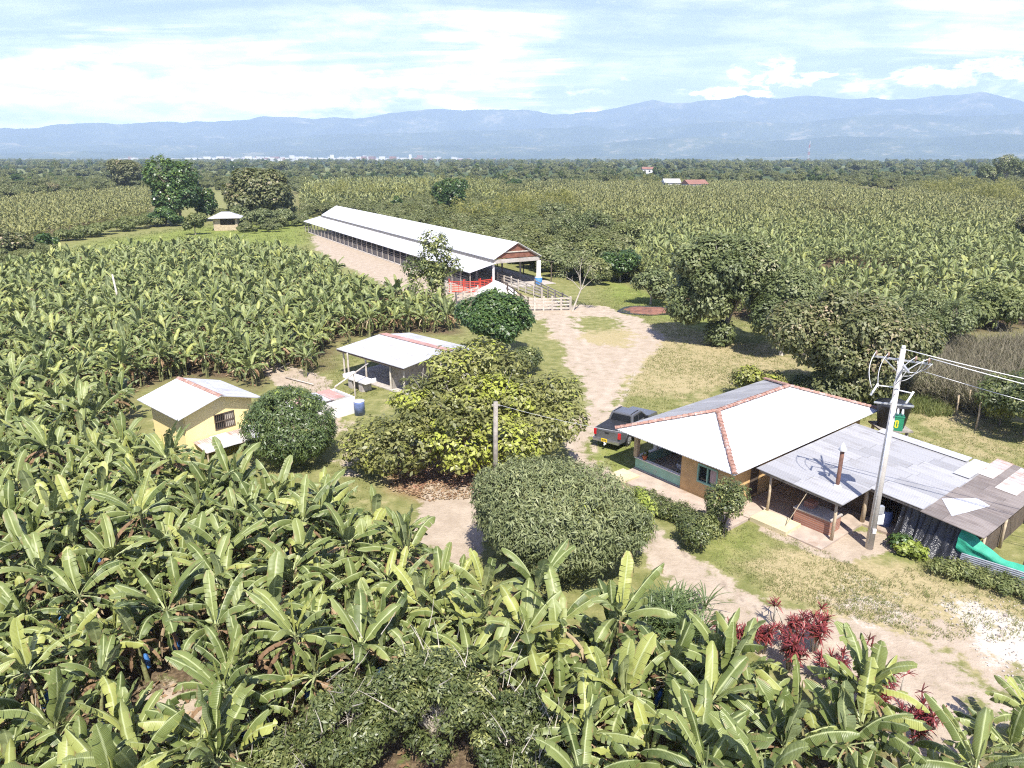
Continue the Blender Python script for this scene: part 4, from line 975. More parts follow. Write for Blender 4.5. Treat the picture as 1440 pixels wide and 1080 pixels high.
# ------------------------------------------------------------------ utility pole
def utility_pole():
    p = G(1222, 770); root = empty('utility_pole', p); tag(root, 'tall grey concrete utility pole in front of the grey roof', 'utility pole')
    H = 9.95
    mb = MB(); mb.tube([(0, 0, -.3), (0, 0, H)], [.19, .105], 14); mb.build('shaft', M['poleconc'], root, True)
    mb = MB(); mb.tube([(0, 0, H), (0, 0, H + .14)], [.09, .08], 10); mb.build('cap', M['whitemetal'], root, True)
    cd = Vector((0.80, -0.60, 0)); fw = Vector((.6, .8, 0))
    pts = []
    for z, w_ in ((H - .55, 1.15), (H - .75, 1.15)):
        mb = MB(); mb.bar(-cd * w_ + Vector((0, 0, z)) + fw * .12, cd * w_ + Vector((0, 0, z)) + fw * .12, .075); mb.build('crossarm', M['galv'], root)
        mb = MB(); mb.bar(-cd * w_ * .6 + Vector((0, 0, z)), Vector((0, 0, z - .6)), .035); mb.bar(cd * w_ * .6 + Vector((0, 0, z)), Vector((0, 0, z - .6)), .035); mb.build('brace', M['galv'], root)
        cd = Vector((0.30, 0.95, 0)); fw = Vector((.95, -.3, 0))
    cd = Vector((0.80, -0.60, 0))
    mb = MB(); mb.bar(Vector((-.75, .3, H - 2.6)), Vector((.75, -.3, H - 2.6)), .07); mb.build('crossarm', M['galv'], root)
    for k, s_ in enumerate((-1.05, -.55, .55, 1.05)):
        q = cd * s_ + Vector((0, 0, H - .50)); mb = MB()
        mb.tube([q, q + Vector((0, 0, .08)), q + Vector((0, 0, .1)), q + Vector((0, 0, .16)), q + Vector((0, 0, .26))], [.03, .03, .07, .055, .03], 9); mb.build('insulator', M['porcelain'], root, True)
    for k, (s_, z) in enumerate(((-.7, H - 1.9), (0.15, H - 2.1), (.75, H - 2.0))):      # cut-outs hanging at a slant
        q = cd * s_ + Vector((-.25, -.15, z)); mb = MB(); mb.tube([q + Vector((-.22, -.1, -.32)), q, q + Vector((.12, .06, .18))], [.055, .045, .05], 8); mb.bar(q + Vector((.12, .06, .1)), Vector((0, 0, z + .1)), .04)
        mb.build('cutout_fuse', M['whitemetal'], root, True)
    # jumpers
    mb = MB(); rg = random.Random(5)
    for s_ in (-1.05, -.55, .55, 1.05):
        a = cd * s_ + Vector((0, 0, H - .28)); b = Vector((-.6 + s_ * .6, -.2, H - 1.75))
        mid = (a + b) / 2 + Vector((rg.uniform(-.9, -.2), rg.uniform(-.4, .1), .15)); P_ = [a.lerp(mid, t) .lerp(mid.lerp(b, t), t) for t in [i / 8 for i in range(9)]]
        mb.tube(P_, .018, 5)
    for k in range(3):
        a = Vector((.1, 0, H - 1.0 - k * .25)); b = Vector((1.1 - .2 * k, -.5, H - .55 + .1 * k)); mid = (a + b) / 2 + Vector((.2, 0, -.45)); P_ = [a.lerp(mid, t).lerp(mid.lerp(b, t), t) for t in [i / 8 for i in range(9)]]
        mb.tube(P_, .018, 5)
    mb.build('jumper_wire', M['wire'], root, True)
    mb = MB(); mb.tube([(-.15, -.13, .3), (-.13, -.12, 3.0), (-.11, -.11, H - 2.8)], .035, 6); mb.build('conduit', M['galv'], root, True)
    mb = MB(); mb.box((.30, .05, 1.55), (.30, .22, .52)); mb.build('meter_box', M['white'], root)
    mb = MB(); mb.box((.25, .0, 2.05), (.24, .2, .38)); tag(mb.build('meter_box', M['galv'], root), 'upper grey meter box')
    mb = MB(); mb.box((.0, -.2, 1.0), (.16, .1, .22)); tag(mb.build('meter_box', M['white'], root), 'small box low on the pole')
    # green transformer hung behind the pole, yellow mark on its face
    tp = Vector((.42, .30, 6.35)); mb = MB(); mb.box(tp, (.56, .40, .66), -.35); mb.box(tp + Vector((0, 0, .35)), (.60, .44, .05), -.35)
    tr = mb.build('transformer', M['greenbox'], root)
    mb = MB(); n_ = Vector((math.sin(-.35), -math.cos(-.35), 0)); c_ = tp + n_ * .207
    sx = Vector((math.cos(-.35), math.sin(-.35), 0))
    for (dx, dz, w_, h_) in ((0, .16, .10, .05), (-.05, .08, .05, .14), (.05, .08, .05, .14), (-.05, -.08, .05, .14), (.05, -.08, .05, .14), (0, -.16, .10, .05)):
        mb.box(c_ + sx * dx + Vector((0, 0, dz)) + n_ * .004, (w_, .008, h_), -.35)
    mb.build('painted_mark', M['yellowmark'], tr)
    mb = MB()
    for dx in (-.2, 0, .2):
        q = tp + sx * dx + Vector((0, 0, .40)); mb.tube([q, q + Vector((0, 0, .1)), q + Vector((0, 0, .28))], [.05, .06, .03], 8)
    mb.build('bushing', M['whitemetal'], tr, True)
    for dz in (.15, -.25):
        mb = MB(); mb.bar(Vector((.05, 0, 6.35 + dz)), tp + Vector((0, 0, dz)), .08); mb.build('bracket', M['galv'], root)
    # three line wires leaving to the right
    W_ = p + Vector((0, 0, 0))
    lbs = ['upper aluminium line wire running right from the pole top', 'middle aluminium line wire from the end of the crossarm', 'lowest thin line wire below the others']
    for k, (a, b) in enumerate(((Vector((0, .1, H - .02)), Vector((48, 14.0, 9.5))), (cd * 1.05 + Vector((0, 0, H - .25)), Vector((47, 11.5, 9.1))), (Vector((.9, -.35, H - .95)), Vector((46, 14.0, 8.0))))):
        A_ = W_ + a; P_ = [A_.lerp(b, i / 30) - Vector((0, 0, 1.6 * 4 * (i / 30) * (1 - i / 30) * .9)) for i in range(31)]
        mb = MB(); mb.tube([q - A_ for q in P_], .022 if k < 2 else .014, 5); o = simple('line_wire', mb, 'wire', lbs[k], 'wire', smooth=True); o.location = A_
utility_pole()
def wood_pole():
    p = G(694, 700); p = Vector((-0.93, 35.9, 0)); root = empty('wooden_pole', p); tag(root, 'weathered grey wooden pole in front of the broad-leaved tree', 'pole')
    mb = MB(); mb.tube([(0, 0, -.2), (.06, 0, 5.55)], [.15, .12], 10); mb.build('shaft', M['greywood'], root, True)
    mb = MB(); mb.bar((-.15, 0, 5.35), (.3, 0, 5.35), .08); mb.build('crossarm', M['greywood'], root)
    a = p + Vector((.2, 0, 5.38)); b = hp(0.3, -6.5, 2.7)
    for k in range(1):
        mb = MB(); P_ = [a.lerp(b, i / 16) - Vector((0, 0, (.16 + .1 * k) * 4 * (i / 16) * (1 - i / 16))) for i in range(17)]
        mb.tube([q - a for q in P_], .009, 5); simple('service_wire', mb, 'wire', 'thin taut wire' + ' from the wooden pole to the farmhouse', 'wire').location = a
wood_pole()

# ------------------------------------------------------------------ yellow hut
def yellow_hut():
    C = Vector((-20.2, 40.2, 0)); a = Vector((.75, -.66, 0)).normalized(); b = Vector((.66, .75, 0)).normalized(); rz = math.atan2(b.y, b.x)
    root = empty('yellow_hut', C); tag(root, 'pale yellow hut with white gable roof among the banana plants', 'hut')
    LL, WW, ez, rd = 5.9, 5.7, 2.86, 3.72
    def L(s_, w_, z): return -a * s_ + b * w_ + Vector((0, 0, z))          # s back along the eave, w across the gable front
    mb = MB(); sheet(mb, [L(LL, 0, ez), L(0, 0, ez), L(0, WW / 2, rd), L(LL, WW / 2, rd)], .05); mb.build('roof', M['whiteroof'], root)
    mb = MB(); sheet(mb, [L(0, WW, ez), L(LL, WW, ez), L(LL, WW / 2, rd), L(0, WW / 2, rd)], .05); tag(mb.build('roof', M['hutroof'], root), 'ribbed pale grey rear slope')
    mb = MB(); n = 12
    sheet(mb, [L(LL, WW / 2 - .18, rd - .02), L(0, WW / 2 - .18, rd - .02), L(0, WW / 2, rd + .07), L(LL, WW / 2, rd + .07)], .02); sheet(mb, [L(0, WW / 2 + .18, rd - .02), L(LL, WW / 2 + .18, rd - .02), L(LL, WW / 2, rd + .07), L(0, WW / 2, rd + .07)], .02)
    mb.build('ridge_cap', M['tile'], root)
    i = .62; mb = MB(); t = .12
    wall_panel(mb, L(LL - i, i, 0), L(i, i, 0), 0, ez + .1, t)
    wall_panel(mb, L(LL - i, WW - i, 0), L(i, WW - i, 0), 0, ez + .1, t)
    wall_panel(mb, L(i, i, 0), L(i, WW - i, 0), 0, ez + .02, t, holes=[(1.85, 3.2, 1.35, 2.35)])
    wall_panel(mb, L(LL - i, i, 0), L(LL - i, WW - i, 0), 0, ez + .02, t)
    for s_ in (i, LL - i):       # gables
        for off in (-.05, .05):
            P_ = [L(s_ + off, i, ez + .02), L(s_ + off, WW - i, ez + .02), L(s_ + off, WW / 2, rd - .1)]
            mb.quad(P_ if off > 0 else P_[::-1])
    mb.build('wall', M['yellow'], root)
    wc = L(i, i + 2.52, 1.85) + a * .07; mb = MB()
    for dz in (-.5, 0, .5): mb.box(wc + Vector((0, 0, dz)), (1.38, .05, .05), rz)
    for k in range(11): mb.box(wc + b * (-.65 + k * .13), (.022 if k % 5 else .06, .046, 1.0), rz)
    wf = mb.build('window', M['darkwood'], root)
    mb = MB(); mb.box(wc - a * .06, (1.33, .02, .98), rz); mb.build('pane', M['glass'], wf)
    mb = MB(); mb.box(wc - a * .045 + b * .36, (.6, .01, .93), rz); mb.build('curtain', M['whitewood'], wf)
    # rough low awning of rusty sheets in front
    for k, (w0, w1, mt) in enumerate(((.9, 1.9, 'rustroof'), (1.9, 3.0, 'hutroof'), (3.0, 4.1, 'rustroof'), (4.1, 5.2, 'hutroof'))):
        z = 1.05 + .03 * (k % 2); mb = MB(); sheet(mb, [L(-1.25, w0, z - .3), L(-1.25, w1 + .05, z - .3), L(.45, w1 + .05, z), L(.45, w0, z)][::1], .02); mb.build('awning', M[mt], root)
    for w_ in (1.0, 5.1):
        mb = MB(); mb.bar(L(-1.15, w_, 0), L(-1.15, w_, .74), .08); mb.build('post', M['wood'], root)
yellow_hut()

# ------------------------------------------------------------------ open shed beyond the broad-leaved tree
def open_shed():
    C = Vector((-15.1, 59.0, 0)); a = Vector((.745, -.667, 0)); b = Vector((.667, .745, 0)); root = empty('open_shed', C)
    tag(root, 'open sided shed with pale roof and red ridge strip on posts', 'shed')
    LL, W1, W_, ez, rd = 8.9, 4.6, 8.2, 2.35, 2.78
    def L(s_, w_, z): return a * s_ + b * w_ + Vector((0, 0, z))
    mb = MB(); sheet(mb, [L(0, 0, ez), L(LL, 0, ez), L(LL, W1, rd), L(0, W1, rd)], .05); mb.build('roof', M['hutroof'], root)
    mb = MB(); sheet(mb, [L(LL, W_, ez - .05), L(0, W_, ez - .05), L(0, W1, rd), L(LL, W1, rd)], .05); tag(mb.build('roof', M['hutroof'], root), 'rear slope with bluish sheets')
    mb = MB(); sheet(mb, [L(0, W1 + .05, rd + .05), L(LL, W1 + .05, rd + .05), L(LL, W1 + .9, rd - .02), L(0, W1 + .9, rd - .02)], .015); mb.build('ridge_cap', M['redsheet'], root)
    mb = MB(); mb.bar(L(0, .08, ez - .14), L(LL, .08, ez - .14), .06, .16); mb.build('fascia', M['darkwood'], root)
    for s_, w_ in ((.5, .35), (3.6, .35), (6.8, .35), (LL - .4, .35), (.5, 4.4), (LL - .5, 4.4), (.5, 8.2), (5.2, 8.2), (LL - .5, 8.2), (1.6, -.0)):
        mb = MB(); mb.bar(L(s_, w_, 0), L(s_, w_, ez - .08), .13); mb.build('post', M['whitewood'], root)
    mb = MB(); wall_panel(mb, L(3.7, 4.4, 0), L(LL - .5, 4.4, 0), 0, 2.3, .1); wall_panel(mb, L(6.8, .5, 0), L(6.8, 4.3, 0), 0, 2.2, .1); mb.build('back_wall', M['greywood'], root)
    fl = MB(); fl.slab([C + L(.3, .2, .08), C + L(LL, .2, .08), C + L(LL, 8.3, .08), C + L(.3, 8.3, .08)], .15); tag(fl.build('shed_floor', M['concrete']), kind='structure')
    # wash trough in front with white top
    r2 = empty('wash_trough', C + L(4.6, -1.1, 0), math.atan2(a.y, a.x)); tag(r2, 'white concrete wash trough at the front of the open shed', 'wash trough')
    mb = MB(); mb.box((0, 0, .85), (3.0, 1.1, .12)); mb.box((-1.42, 0, 1.0), (.12, 1.1, .2)); mb.box((1.42, 0, 1.0), (.12, 1.1, .2)); mb.build('basin', M['white'], r2)
    mb = MB(); mb.box((-.7, 0, .395), (.5, .9, .78)); mb.box((.7, 0, .395), (.5, .9, .78)); mb.build('pedestal', M['concrete'], r2)
    # pale pole rail on posts running towards the pen
    r3 = empty('pole_rail', C); A_, B_ = C + L(5.2, -.6, 2.15), G(471, 544, 1.5)
    tag(r3, 'long pale wooden rail slanting down from the open shed', 'rail')
    mb = MB(); mb.tube([A_ - C, B_ - C], [.06, .07], 7); mb.build('rail', M['whitewood'], r3, True)
    for q in (B_, A_.lerp(B_, .45)):
        mb = MB(); mb.bar((q.x - C.x, q.y - C.y, 0), q - C, .09); mb.build('post', M['whitewood'], r3)
open_shed()
def pen():
    P0 = Vector((-11.6, 49.4, 0)); f = Vector((-.70, -.714, 0)); d = Vector((-.714, .70, 0)); rz = math.atan2(f.y, f.x)
    root = empty('low_white_pen', P0); tag(root, 'low whitewashed masonry pen half roofed with red sheets, by the round tree', 'pen')
    mb = MB(); wall_panel(mb, (0, 0, 0), f * 4.5, 0, 1.28, .16); wall_panel(mb, d * 2.6, d * 2.6 + f * 4.5, 0, 1.28, .16); wall_panel(mb, f * 4.42 + d * .08, f * 4.42 + d * 2.52, 0, 1.28, .15); wall_panel(mb, f * .08 + d * .08, f * .08 + d * 2.52, 0, 1.28, .15)
    mb.build('wall', M['white'], root)
    for k in range(3):
        mb = MB(); z = 1.33 + .01 * k; a0, a1 = .55 + k * 1.15, 1.65 + k * 1.15
        sheet(mb, [f * a0 + d * .35 + Vector((0, 0, z)), f * a1 + d * .35 + Vector((0, 0, z)), f * a1 + d * 2.5 + Vector((0, 0, z + .08)), f * a0 + d * 2.5 + Vector((0, 0, z + .08))][::-1], .02)
        mb.build('cover_sheet', M[('redsheet', 'hutroof', 'redsheet')[k]], root)
    r2 = empty('steel_drum', G(506, 583)); tag(r2, 'dark blue drum standing at the corner of the low white pen', 'drum')
    mb = MB(); mb.tube([(0, 0, 0), (0, 0, .4), (0, 0, .42), (0, 0, .9), (0, 0, 1.05)], [.38, .38, .40, .39, .39], 18); mb.build('drum', M['bluebarrel'], r2, True)
    mb = MB(); mb.tube([(0, 0, 1.051), (0, 0, 1.09)], [.40, .40], 18); mb.build('lid', M['whitemetal'], r2, True)
pen()

# ------------------------------------------------------------------ long cattle barn
BA = Vector((-2.6, 101.9, 0)); BL = Vector((-.486, .874, 0)); BW = Vector((.874, .486, 0)); BLEN = 94.0
def barn():
    root = empty('cattle_barn', BA)
    def L(s_, w_, z): return BL * s_ + BW * w_ + Vector((0, 0, z))
    tag(root, 'very long white roofed cattle barn with a lower side roof', 'barn')
    e, rd = 4.15, 6.35
    mb = MB(); sheet(mb, [L(BLEN, 0, e), L(0, 0, e), L(0, 4, rd), L(BLEN, 4, rd)], .08); mb.build('roof', M['barnroof'], root)
    mb = MB(); sheet(mb, [L(0, 8, e), L(BLEN, 8, e), L(BLEN, 4, rd), L(0, 4, rd)], .08); mb.build('roof', M['barnroof'], root)
    mb = MB(); sheet(mb, [L(BLEN + 3, -3.9, 2.55), L(0, -3.9, 2.55), L(0, .35, 3.62), L(BLEN + 3, .35, 3.62)], .08); tag(mb.build('roof', M['barnroof'], root), 'lower side roof on the left')
    mb = MB(); sheet(mb, [L(0.3, 10.4, 3.05), L(BLEN * .6, 10.4, 3.05), L(BLEN * .6, 7.8, 3.75), L(0.3, 7.8, 3.75)], .06); tag(mb.build('roof', M['brownroof'], root), 'narrow brown side roof on the right')
    mb = MB(); wall_panel(mb, L(BLEN, .12, 0), L(0.2, .12, 0), 3.60, 4.1, .08); mb.build('clerestory_wall', M['greywood'], root)
    # gable end
    mb = MB(); g = L(.35, 0, 0)
    P_ = [L(.35, .5, e - .02), L(.35, 7.5, e - .02), L(.35, 4, rd - .12)]; mb.slab(P_, .001) if False else (mb.quad(P_), mb.quad([p + BL * .06 for p in P_][::-1]))
    mb.build('gable', M['redwood'], root)
    mb = MB(); mb.bar(L(.28, 1.6, 5.0), L(.28, 6.6, 5.0), .10, .16); mb.bar(L(.28, 0, 4.1), L(.28, 4, 6.24), .08, .22); mb.bar(L(.28, 8, 4.1), L(.28, 4, 6.24), .08, .22); mb.build('barge_board', M['whitewood'], root)
    mb = MB(); mb.bar(L(.45, .2, 3.75), L(.45, 7.8, 3.75), .35, .55); mb.build('beam', M['concrete'], root)
    mb = MB()
    for s_ in range(6, int(BLEN), 6): mb.bar(L(s_, .2, 3.9), L(s_, 7.8, 3.9), .15, .2); mb.bar(L(s_, -3.7, 2.5), L(s_, .2, 3.45), .1, .12)
    mb.build('rafter', M['darkwood'], root)
    for s_ in [0.5] + list(range(6, int(BLEN), 6)):
        for w_ in (.2, 7.8):
            mb = MB(); d = .62 if s_ < 1 and w_ > 1 else .28; mb.bar(L(s_, w_, 0), L(s_, w_, 3.62 if s_ > 1 else 3.47), d); mb.build('column', M['concrete' if s_ > 1 else 'white'], root)
    for k in range(32):
        s_ = .4 + k * 3.1
        if s_ > BLEN + 3: break
        mb = MB(); mb.bar(L(s_, -3.6, 0), L(s_, -3.6, 2.5), .16); mb.build('side_post', M['greywood'], root)
    for s_ in (.6, 9, 18, 27, 36, 45):
        mb = MB(); mb.bar(L(s_, 10.1, 0), L(s_, 10.1, 3.0), .16); mb.build('right_post', M['darkwood'], root)
    mb = MB(); wall_panel(mb, L(2, -3.2, 0), L(BLEN, -3.2, 0), 0, 1.0, .12); wall_panel(mb, L(14, 4, 0), L(BLEN, 4, 0), 0, 3.0, .12); mb.build('feed_wall', M['greywood'], root)
    mb = MB()
    for k in range(30):
        mb.bar(L(2 + k * 3.1, -3.25, 1.25), L(5.0 + k * 3.1, -3.25, 1.25), .06); mb.bar(L(2 + k * 3.1, -3.25, 1.6), L(5.0 + k * 3.1, -3.25, 1.6), .06)
    mb.build('side_rail', M['greywood'], root)
    fl = MB(); fl.slab([BA + L(-1, -3.8, .06), BA + L(-1, 10, .06), BA + L(BLEN, 10, .06), BA + L(BLEN, -3.8, .06)], .2); tag(fl.build('barn_floor', M['concrete']), kind='structure')
    # dark fodder bales / clutter at the front bay, blue tractor-like mower bits
    for q, lb in ((L(-.3, 7.3, 0), 'blue painted drum against the white front column of the barn'),):
        r2 = empty('blue_drum', BA + q); tag(r2, lb, 'drum'); mb = MB(); mb.tube([(0, 0, 0), (0, 0, .1), (0, 0, 1.05)], [.5, .55, .55], 14); mb.build('drum', M['bluepaint'], r2, True); mb = MB(); mb.tube([(0, 0, 1.052), (0, 0, 1.12)], [.57, .57], 14); mb.build('rim', M['whitemetal'], r2, True)
barn()
def rail_fence(name, A, B_, n, rails, h, mat, label, cat='fence', t=.09, group=None):
    A, B_ = Vector(A), Vector(B_); root = empty(name, A); tag(root, label, cat, group); D = B_ - A; rg = random.Random(int(A.x * 31 + B_.y * 7))
    for k in range(n + 1):
        mb = MB(); q = D * (k / n); hh = h + rg.uniform(-.05, .22); mb.bar(q + Vector((0, 0, -.1)), q + Vector((rg.uniform(-.05, .05), rg.uniform(-.05, .05), hh)), t * 1.5); mb.build('post', M[mat], root)
    for r_ in range(rails):
        z = h * (r_ + .7) / rails; mb = MB()
        for k in range(n): mb.bar(D * (k / n) + Vector((0, 0, z + rg.uniform(-.04, .04))), D * ((k + 1) / n) + Vector((0, 0, z + rg.uniform(-.04, .04))), t * .6, t * 1.3)
        mb.build('rail', M[mat], root)
def yard():
    g = lambda x, y: G(x, y)
    rail_fence('corral_fence', g(739, 437), g(802, 436), 5, 4, 1.6, 'whitewood', 'whitish four rail corral fence beside the dirt road junction', t=.13)
    rail_fence('corral_fence', g(802, 436), g(752, 409), 5, 4, 1.6, 'greywood', 'weathered corral fence running from the junction up to the barn column', t=.11)
    rail_fence('corral_fence', g(700, 398), g(762, 420), 6, 4, 1.5, 'whitewood', 'pale cattle race fence crossing in front of the open barn end', t=.12)
    rail_fence('corral_fence', g(706, 408), g(742, 437), 4, 3, 1.5, 'darkwood', 'dark inner rail fence behind the white heap', t=.11)
    rail_fence('corral_fence', g(622, 412), g(634, 414), 2, 5, 1.6, 'whitewood', 'short white fence left of the red gates', t=.12)
    rail_fence('corral_fence', g(642, 428), g(672, 418), 3, 3, 1.4, 'whitewood', 'low white fence below the red gates', t=.12)
    for k, (x0, y0, x1, y1) in enumerate(((632, 411, 652, 412), (654, 412, 674, 411), (676, 410, 692, 408))):
        A, B_ = g(x0, y0), g(x1, y1); root = empty('cattle_gate', A); tag(root, ['leftmost red barred cattle gate', 'middle red barred cattle gate beside the small tree', 'rightmost red barred cattle gate by the white heap'][k], 'gate', 'red cattle gates at the barn')
        D = B_ - A; mb = MB()
        for z in (.15, 1.55): mb.bar(D * 0 + Vector((0, 0, z)), D + Vector((0, 0, z)), .10)
        for s_ in (0, 1): mb.bar(D * s_, D * s_ + Vector((0, 0, 1.9)), .12)
        mb.build('frame', M['redmetal'], root)
        for q in range(5):
            mb = MB(); z = .38 + q * .24; mb.bar(Vector((0, 0, z)), D + Vector((0, 0, z)), .07); mb.build('bar', M['redmetal'], root)
        for q in (.33, .66):
            mb = MB(); mb.bar(D * q + Vector((0, 0, .1)), D * q + Vector((0, 0, 1.6)), .06); mb.build('stile', M['redmetal'], root)
    # white heap: pale tarpaulin over a mound
    p = g(697, 412); rg = np.random.default_rng(8); V, F = [], []; nr, na = 9, 26
    for i in range(nr + 1):
        for j in range(na):
            t = 2 * math.pi * j / na; r_ = i / nr; z = 1.75 * (1 - r_) ** 0.85 * (1 + .08 * math.sin(3 * t) * r_) + .10 * math.sin(5 * t + 6 * r_) * r_ * (1 - r_) * 2
            V.append((3.0 * r_ * math.cos(t) * (1 + .1 * math.sin(2 * t)), 2.6 * r_ * math.sin(t), z))
    for i in range(nr):
        for j in range(na): a = i * na + j; b = i * na + (j + 1) % na; F.append((a, a + na, b + na, b))
    o = link('covered_heap', npmesh('covered_heap', V, F, smooth=False), M['white'], loc=p); tag(o, 'white tarpaulin pulled over a heap in front of the barn', 'heap')
    # red brown husk spread on a dark sheet
    p = g(915, 437); V, F = [], []; nr, na = 10, 40; rg = random.Random(2)
    for i in range(nr + 1):
        for j in range(na):
            t = 2 * math.pi * j / na; r_ = i / nr; rr = r_ * (1 + .12 * math.sin(3 * t + 1) + .08 * math.sin(7 * t))
            V.append((3.4 * rr * math.cos(t), 2.3 * rr * math.sin(t), .02 + .24 * (1 - r_ ** 3) + rg.uniform(-.05, .05) * (1 - r_)))
    for i in range(nr):
        for j in range(na): a = i * na + j; b = i * na + (j + 1) % na; F.append((a, a + na, b + na, b))
    tag(link('husk_heap', npmesh('husk_heap', V, F, smooth=True), M['husk'], loc=p), 'flat red brown heap of husk drying on the grass', 'heap')
    mb = MB(); pts = [Vector((4.1 * math.cos(t) * (1 + .07 * math.sin(4 * t)), 2.9 * math.sin(t) * (1 + .08 * math.cos(3 * t)), .03)) for t in np.linspace(0, 2 * math.pi, 22)[:-1]]
    mb.slab(pts, .02); simple('ground_sheet', mb, 'tarp', 'black plastic sheet spread under the red brown husk', 'sheet').location = p + Vector((0, 0, .02))
    # fence posts on the right meadow and elsewhere
    for k, (x, y, h_, lb) in enumerate(((1344, 583, 1.5, 'leftmost of the three tall wooden stakes on the right meadow'), (1360, 577, 1.6, 'middle wooden stake on the right meadow'), (1372, 604, 2.1, 'tall thin rightmost stake on the right meadow'), (1312, 556, 1.3, 'wooden stake at the edge of the weeds behind the tank'), (1324, 548, 1.1, 'short wooden stake in the weeds by the dry cane'))):
        mb = MB(); mb.tube([(0, 0, -.2), (.03, .02, h_ * .5), (-.02, .05, h_)], [.07, .06, .055], 7); o = simple('fence_stake', mb, 'wood', lb, 'stake', 'stakes on the meadow', True); o.location = g(x, y)
    for k in range(11):
        q = g(520, 408).lerp(g(592, 424), k / 10); mb = MB(); mb.tube([(0, 0, -.2), (.02, 0, 1.5)], [.07, .06], 6); o = simple('yard_stake', mb, 'greywood', 'pale upright stake in the row between the banana plants and barn', 'stake', 'row of stakes along the barn yard', True); o.location = q
    for k, (x, y, dx, dy, L_, lb) in enumerate(((402, 532, .7, -.5, 4.2, 'pale pole lying on the bare ground behind the round tree'), (392, 520, .2, .9, 2.6, 'second pale pole lying beside the banana edge'))):
        q = g(x, y); mb = MB(); mb.tube([(0, 0, .08), (dx * L_, dy * L_, .12)], [.06, .05], 7); simple('fallen_pole', mb, 'whitewood', lb, 'pole', smooth=True).location = q
    q = Vector((*g(174, 455)[:2], 0)); mb = MB(); mb.tube([(0, 0, 0), (-.35, 0, 5.6)], [.13, .09], 8); simple('leaning_pole', mb, 'whitewood', 'pale bare pole leaning above the left banana plants', 'pole', smooth=True).location = q
yard()
# ------------------------------------------------------------------ small hut at the far end and distant buildings
def shack():
    p = G(320, 323); root = empty('field_shack', p, .25); tag(root, 'small wooden shack with pale hipped roof at the grass strip', 'shack')
    mb = MB(); wall_panel(mb, (-2.9, -2.3, 0), (2.9, -2.3, 0), 0, 3.3, .15, holes=[(1.6, 5.2, 1.4, 2.9)]); wall_panel(mb, (-2.9, 2.3, 0), (2.9, 2.3, 0), 0, 3.3, .15); wall_panel(mb, (-2.82, -2.2, 0), (-2.82, 2.2, 0), 0, 3.3, .15); wall_panel(mb, (2.82, -2.2, 0), (2.82, 2.2, 0), 0, 3.3, .15); mb.build('wall', M['wood'], root)
    mb = MB(); mb.box((-2.95, -1.0, 1.7), (.12, 2.4, 3.3)); mb.build('shutter', M['greywood'], root)
    mb = MB(); c = [(-4, -3.4, 3.2), (4, -3.4, 3.2), (4, 3.4, 3.2), (-4, 3.4, 3.2)]; a, b = (-1.0, 0, 4.6), (1.0, 0, 4.6)
    for P_ in ([c[0], c[1], b, a], [c[1], c[2], b], [c[2], c[3], a, b], [c[3], c[0], a]): sheet(mb, P_, .08)
    mb.build('roof', M['hutroof'], root)
shack()
def far_house(x, y, w_, d, h_, roof, label, wall='farwhite'):
    p = G(x, y); root = empty('far_house', p, random.Random(x).uniform(-.4, .4)); tag(root, label, 'house')
    mb = MB(); mb.box((0, 0, h_ / 2), (w_, d, h_)); mb.build('wall', M[wall], root)
    mb = MB(); e = .5; c = [(-w_ / 2 - e, -d / 2 - e, h_), (w_ / 2 + e, -d / 2 - e, h_), (w_ / 2 + e, d / 2 + e, h_), (-w_ / 2 - e, d / 2 + e, h_)]; a, b = (-w_ / 2 - e, 0, h_ + d * .25), (w_ / 2 + e, 0, h_ + d * .25)
    sheet(mb, [c[0], c[1], b, a], .1); sheet(mb, [c[2], c[3], a, b], .1); mb.quad([c[0], a, c[3]]); mb.quad([c[1], c[2], b]); mb.build('roof', M[roof], root)
    mb = MB()
    for k in range(3): mb.box((-w_ / 3 + k * w_ / 3, -d / 2 - .02, h_ * .55), (w_ * .12, .06, h_ * .35))
    mb.build('window', M['glass'], root)
far_house(943, 266, 9, 8, 4, 'farwhite', 'white farmhouse at the tree line beyond the right banana field')
far_house(976, 267, 12, 9, 3.5, 'farred', 'red roofed farmhouse right of the white one beyond the banana field')
far_house(912, 244, 16, 10, 5, 'farred', 'tiny red roof between the far trees')
def mast():
    p = G(1124, 231) ; d = (p - Vector((0, 0, 0))); p = Vector((505 * 2.4, 1270 * 2.4, 0)); root = empty('radio_mast', p); tag(root, 'red and white lattice radio mast above the far trees', 'mast')
    H = 82
    for k in range(6):
        mb = MB(); z0, z1 = k * H / 6, (k + 1) * H / 6; w0, w1 = 3.6 * (1 - z0 / H * .7), 3.6 * (1 - z1 / H * .7)
        for sx in (-1, 1):
            for sy in (-1, 1): mb.bar((sx * w0, sy * w0, z0), (sx * w1, sy * w1, z1), .35)
            mb.bar((-w0, sx * w0, z0), (w1, sx * w1, z1), .22); mb.bar((w0, sx * w0, z0), (-w1, sx * w1, z1), .22); mb.bar((sx * w0, -w0, z0), (sx * w1, w1, z1), .22)
        mb.build('section', M['redmetal' if k % 2 == 0 else 'farwhite'], root)
mast()
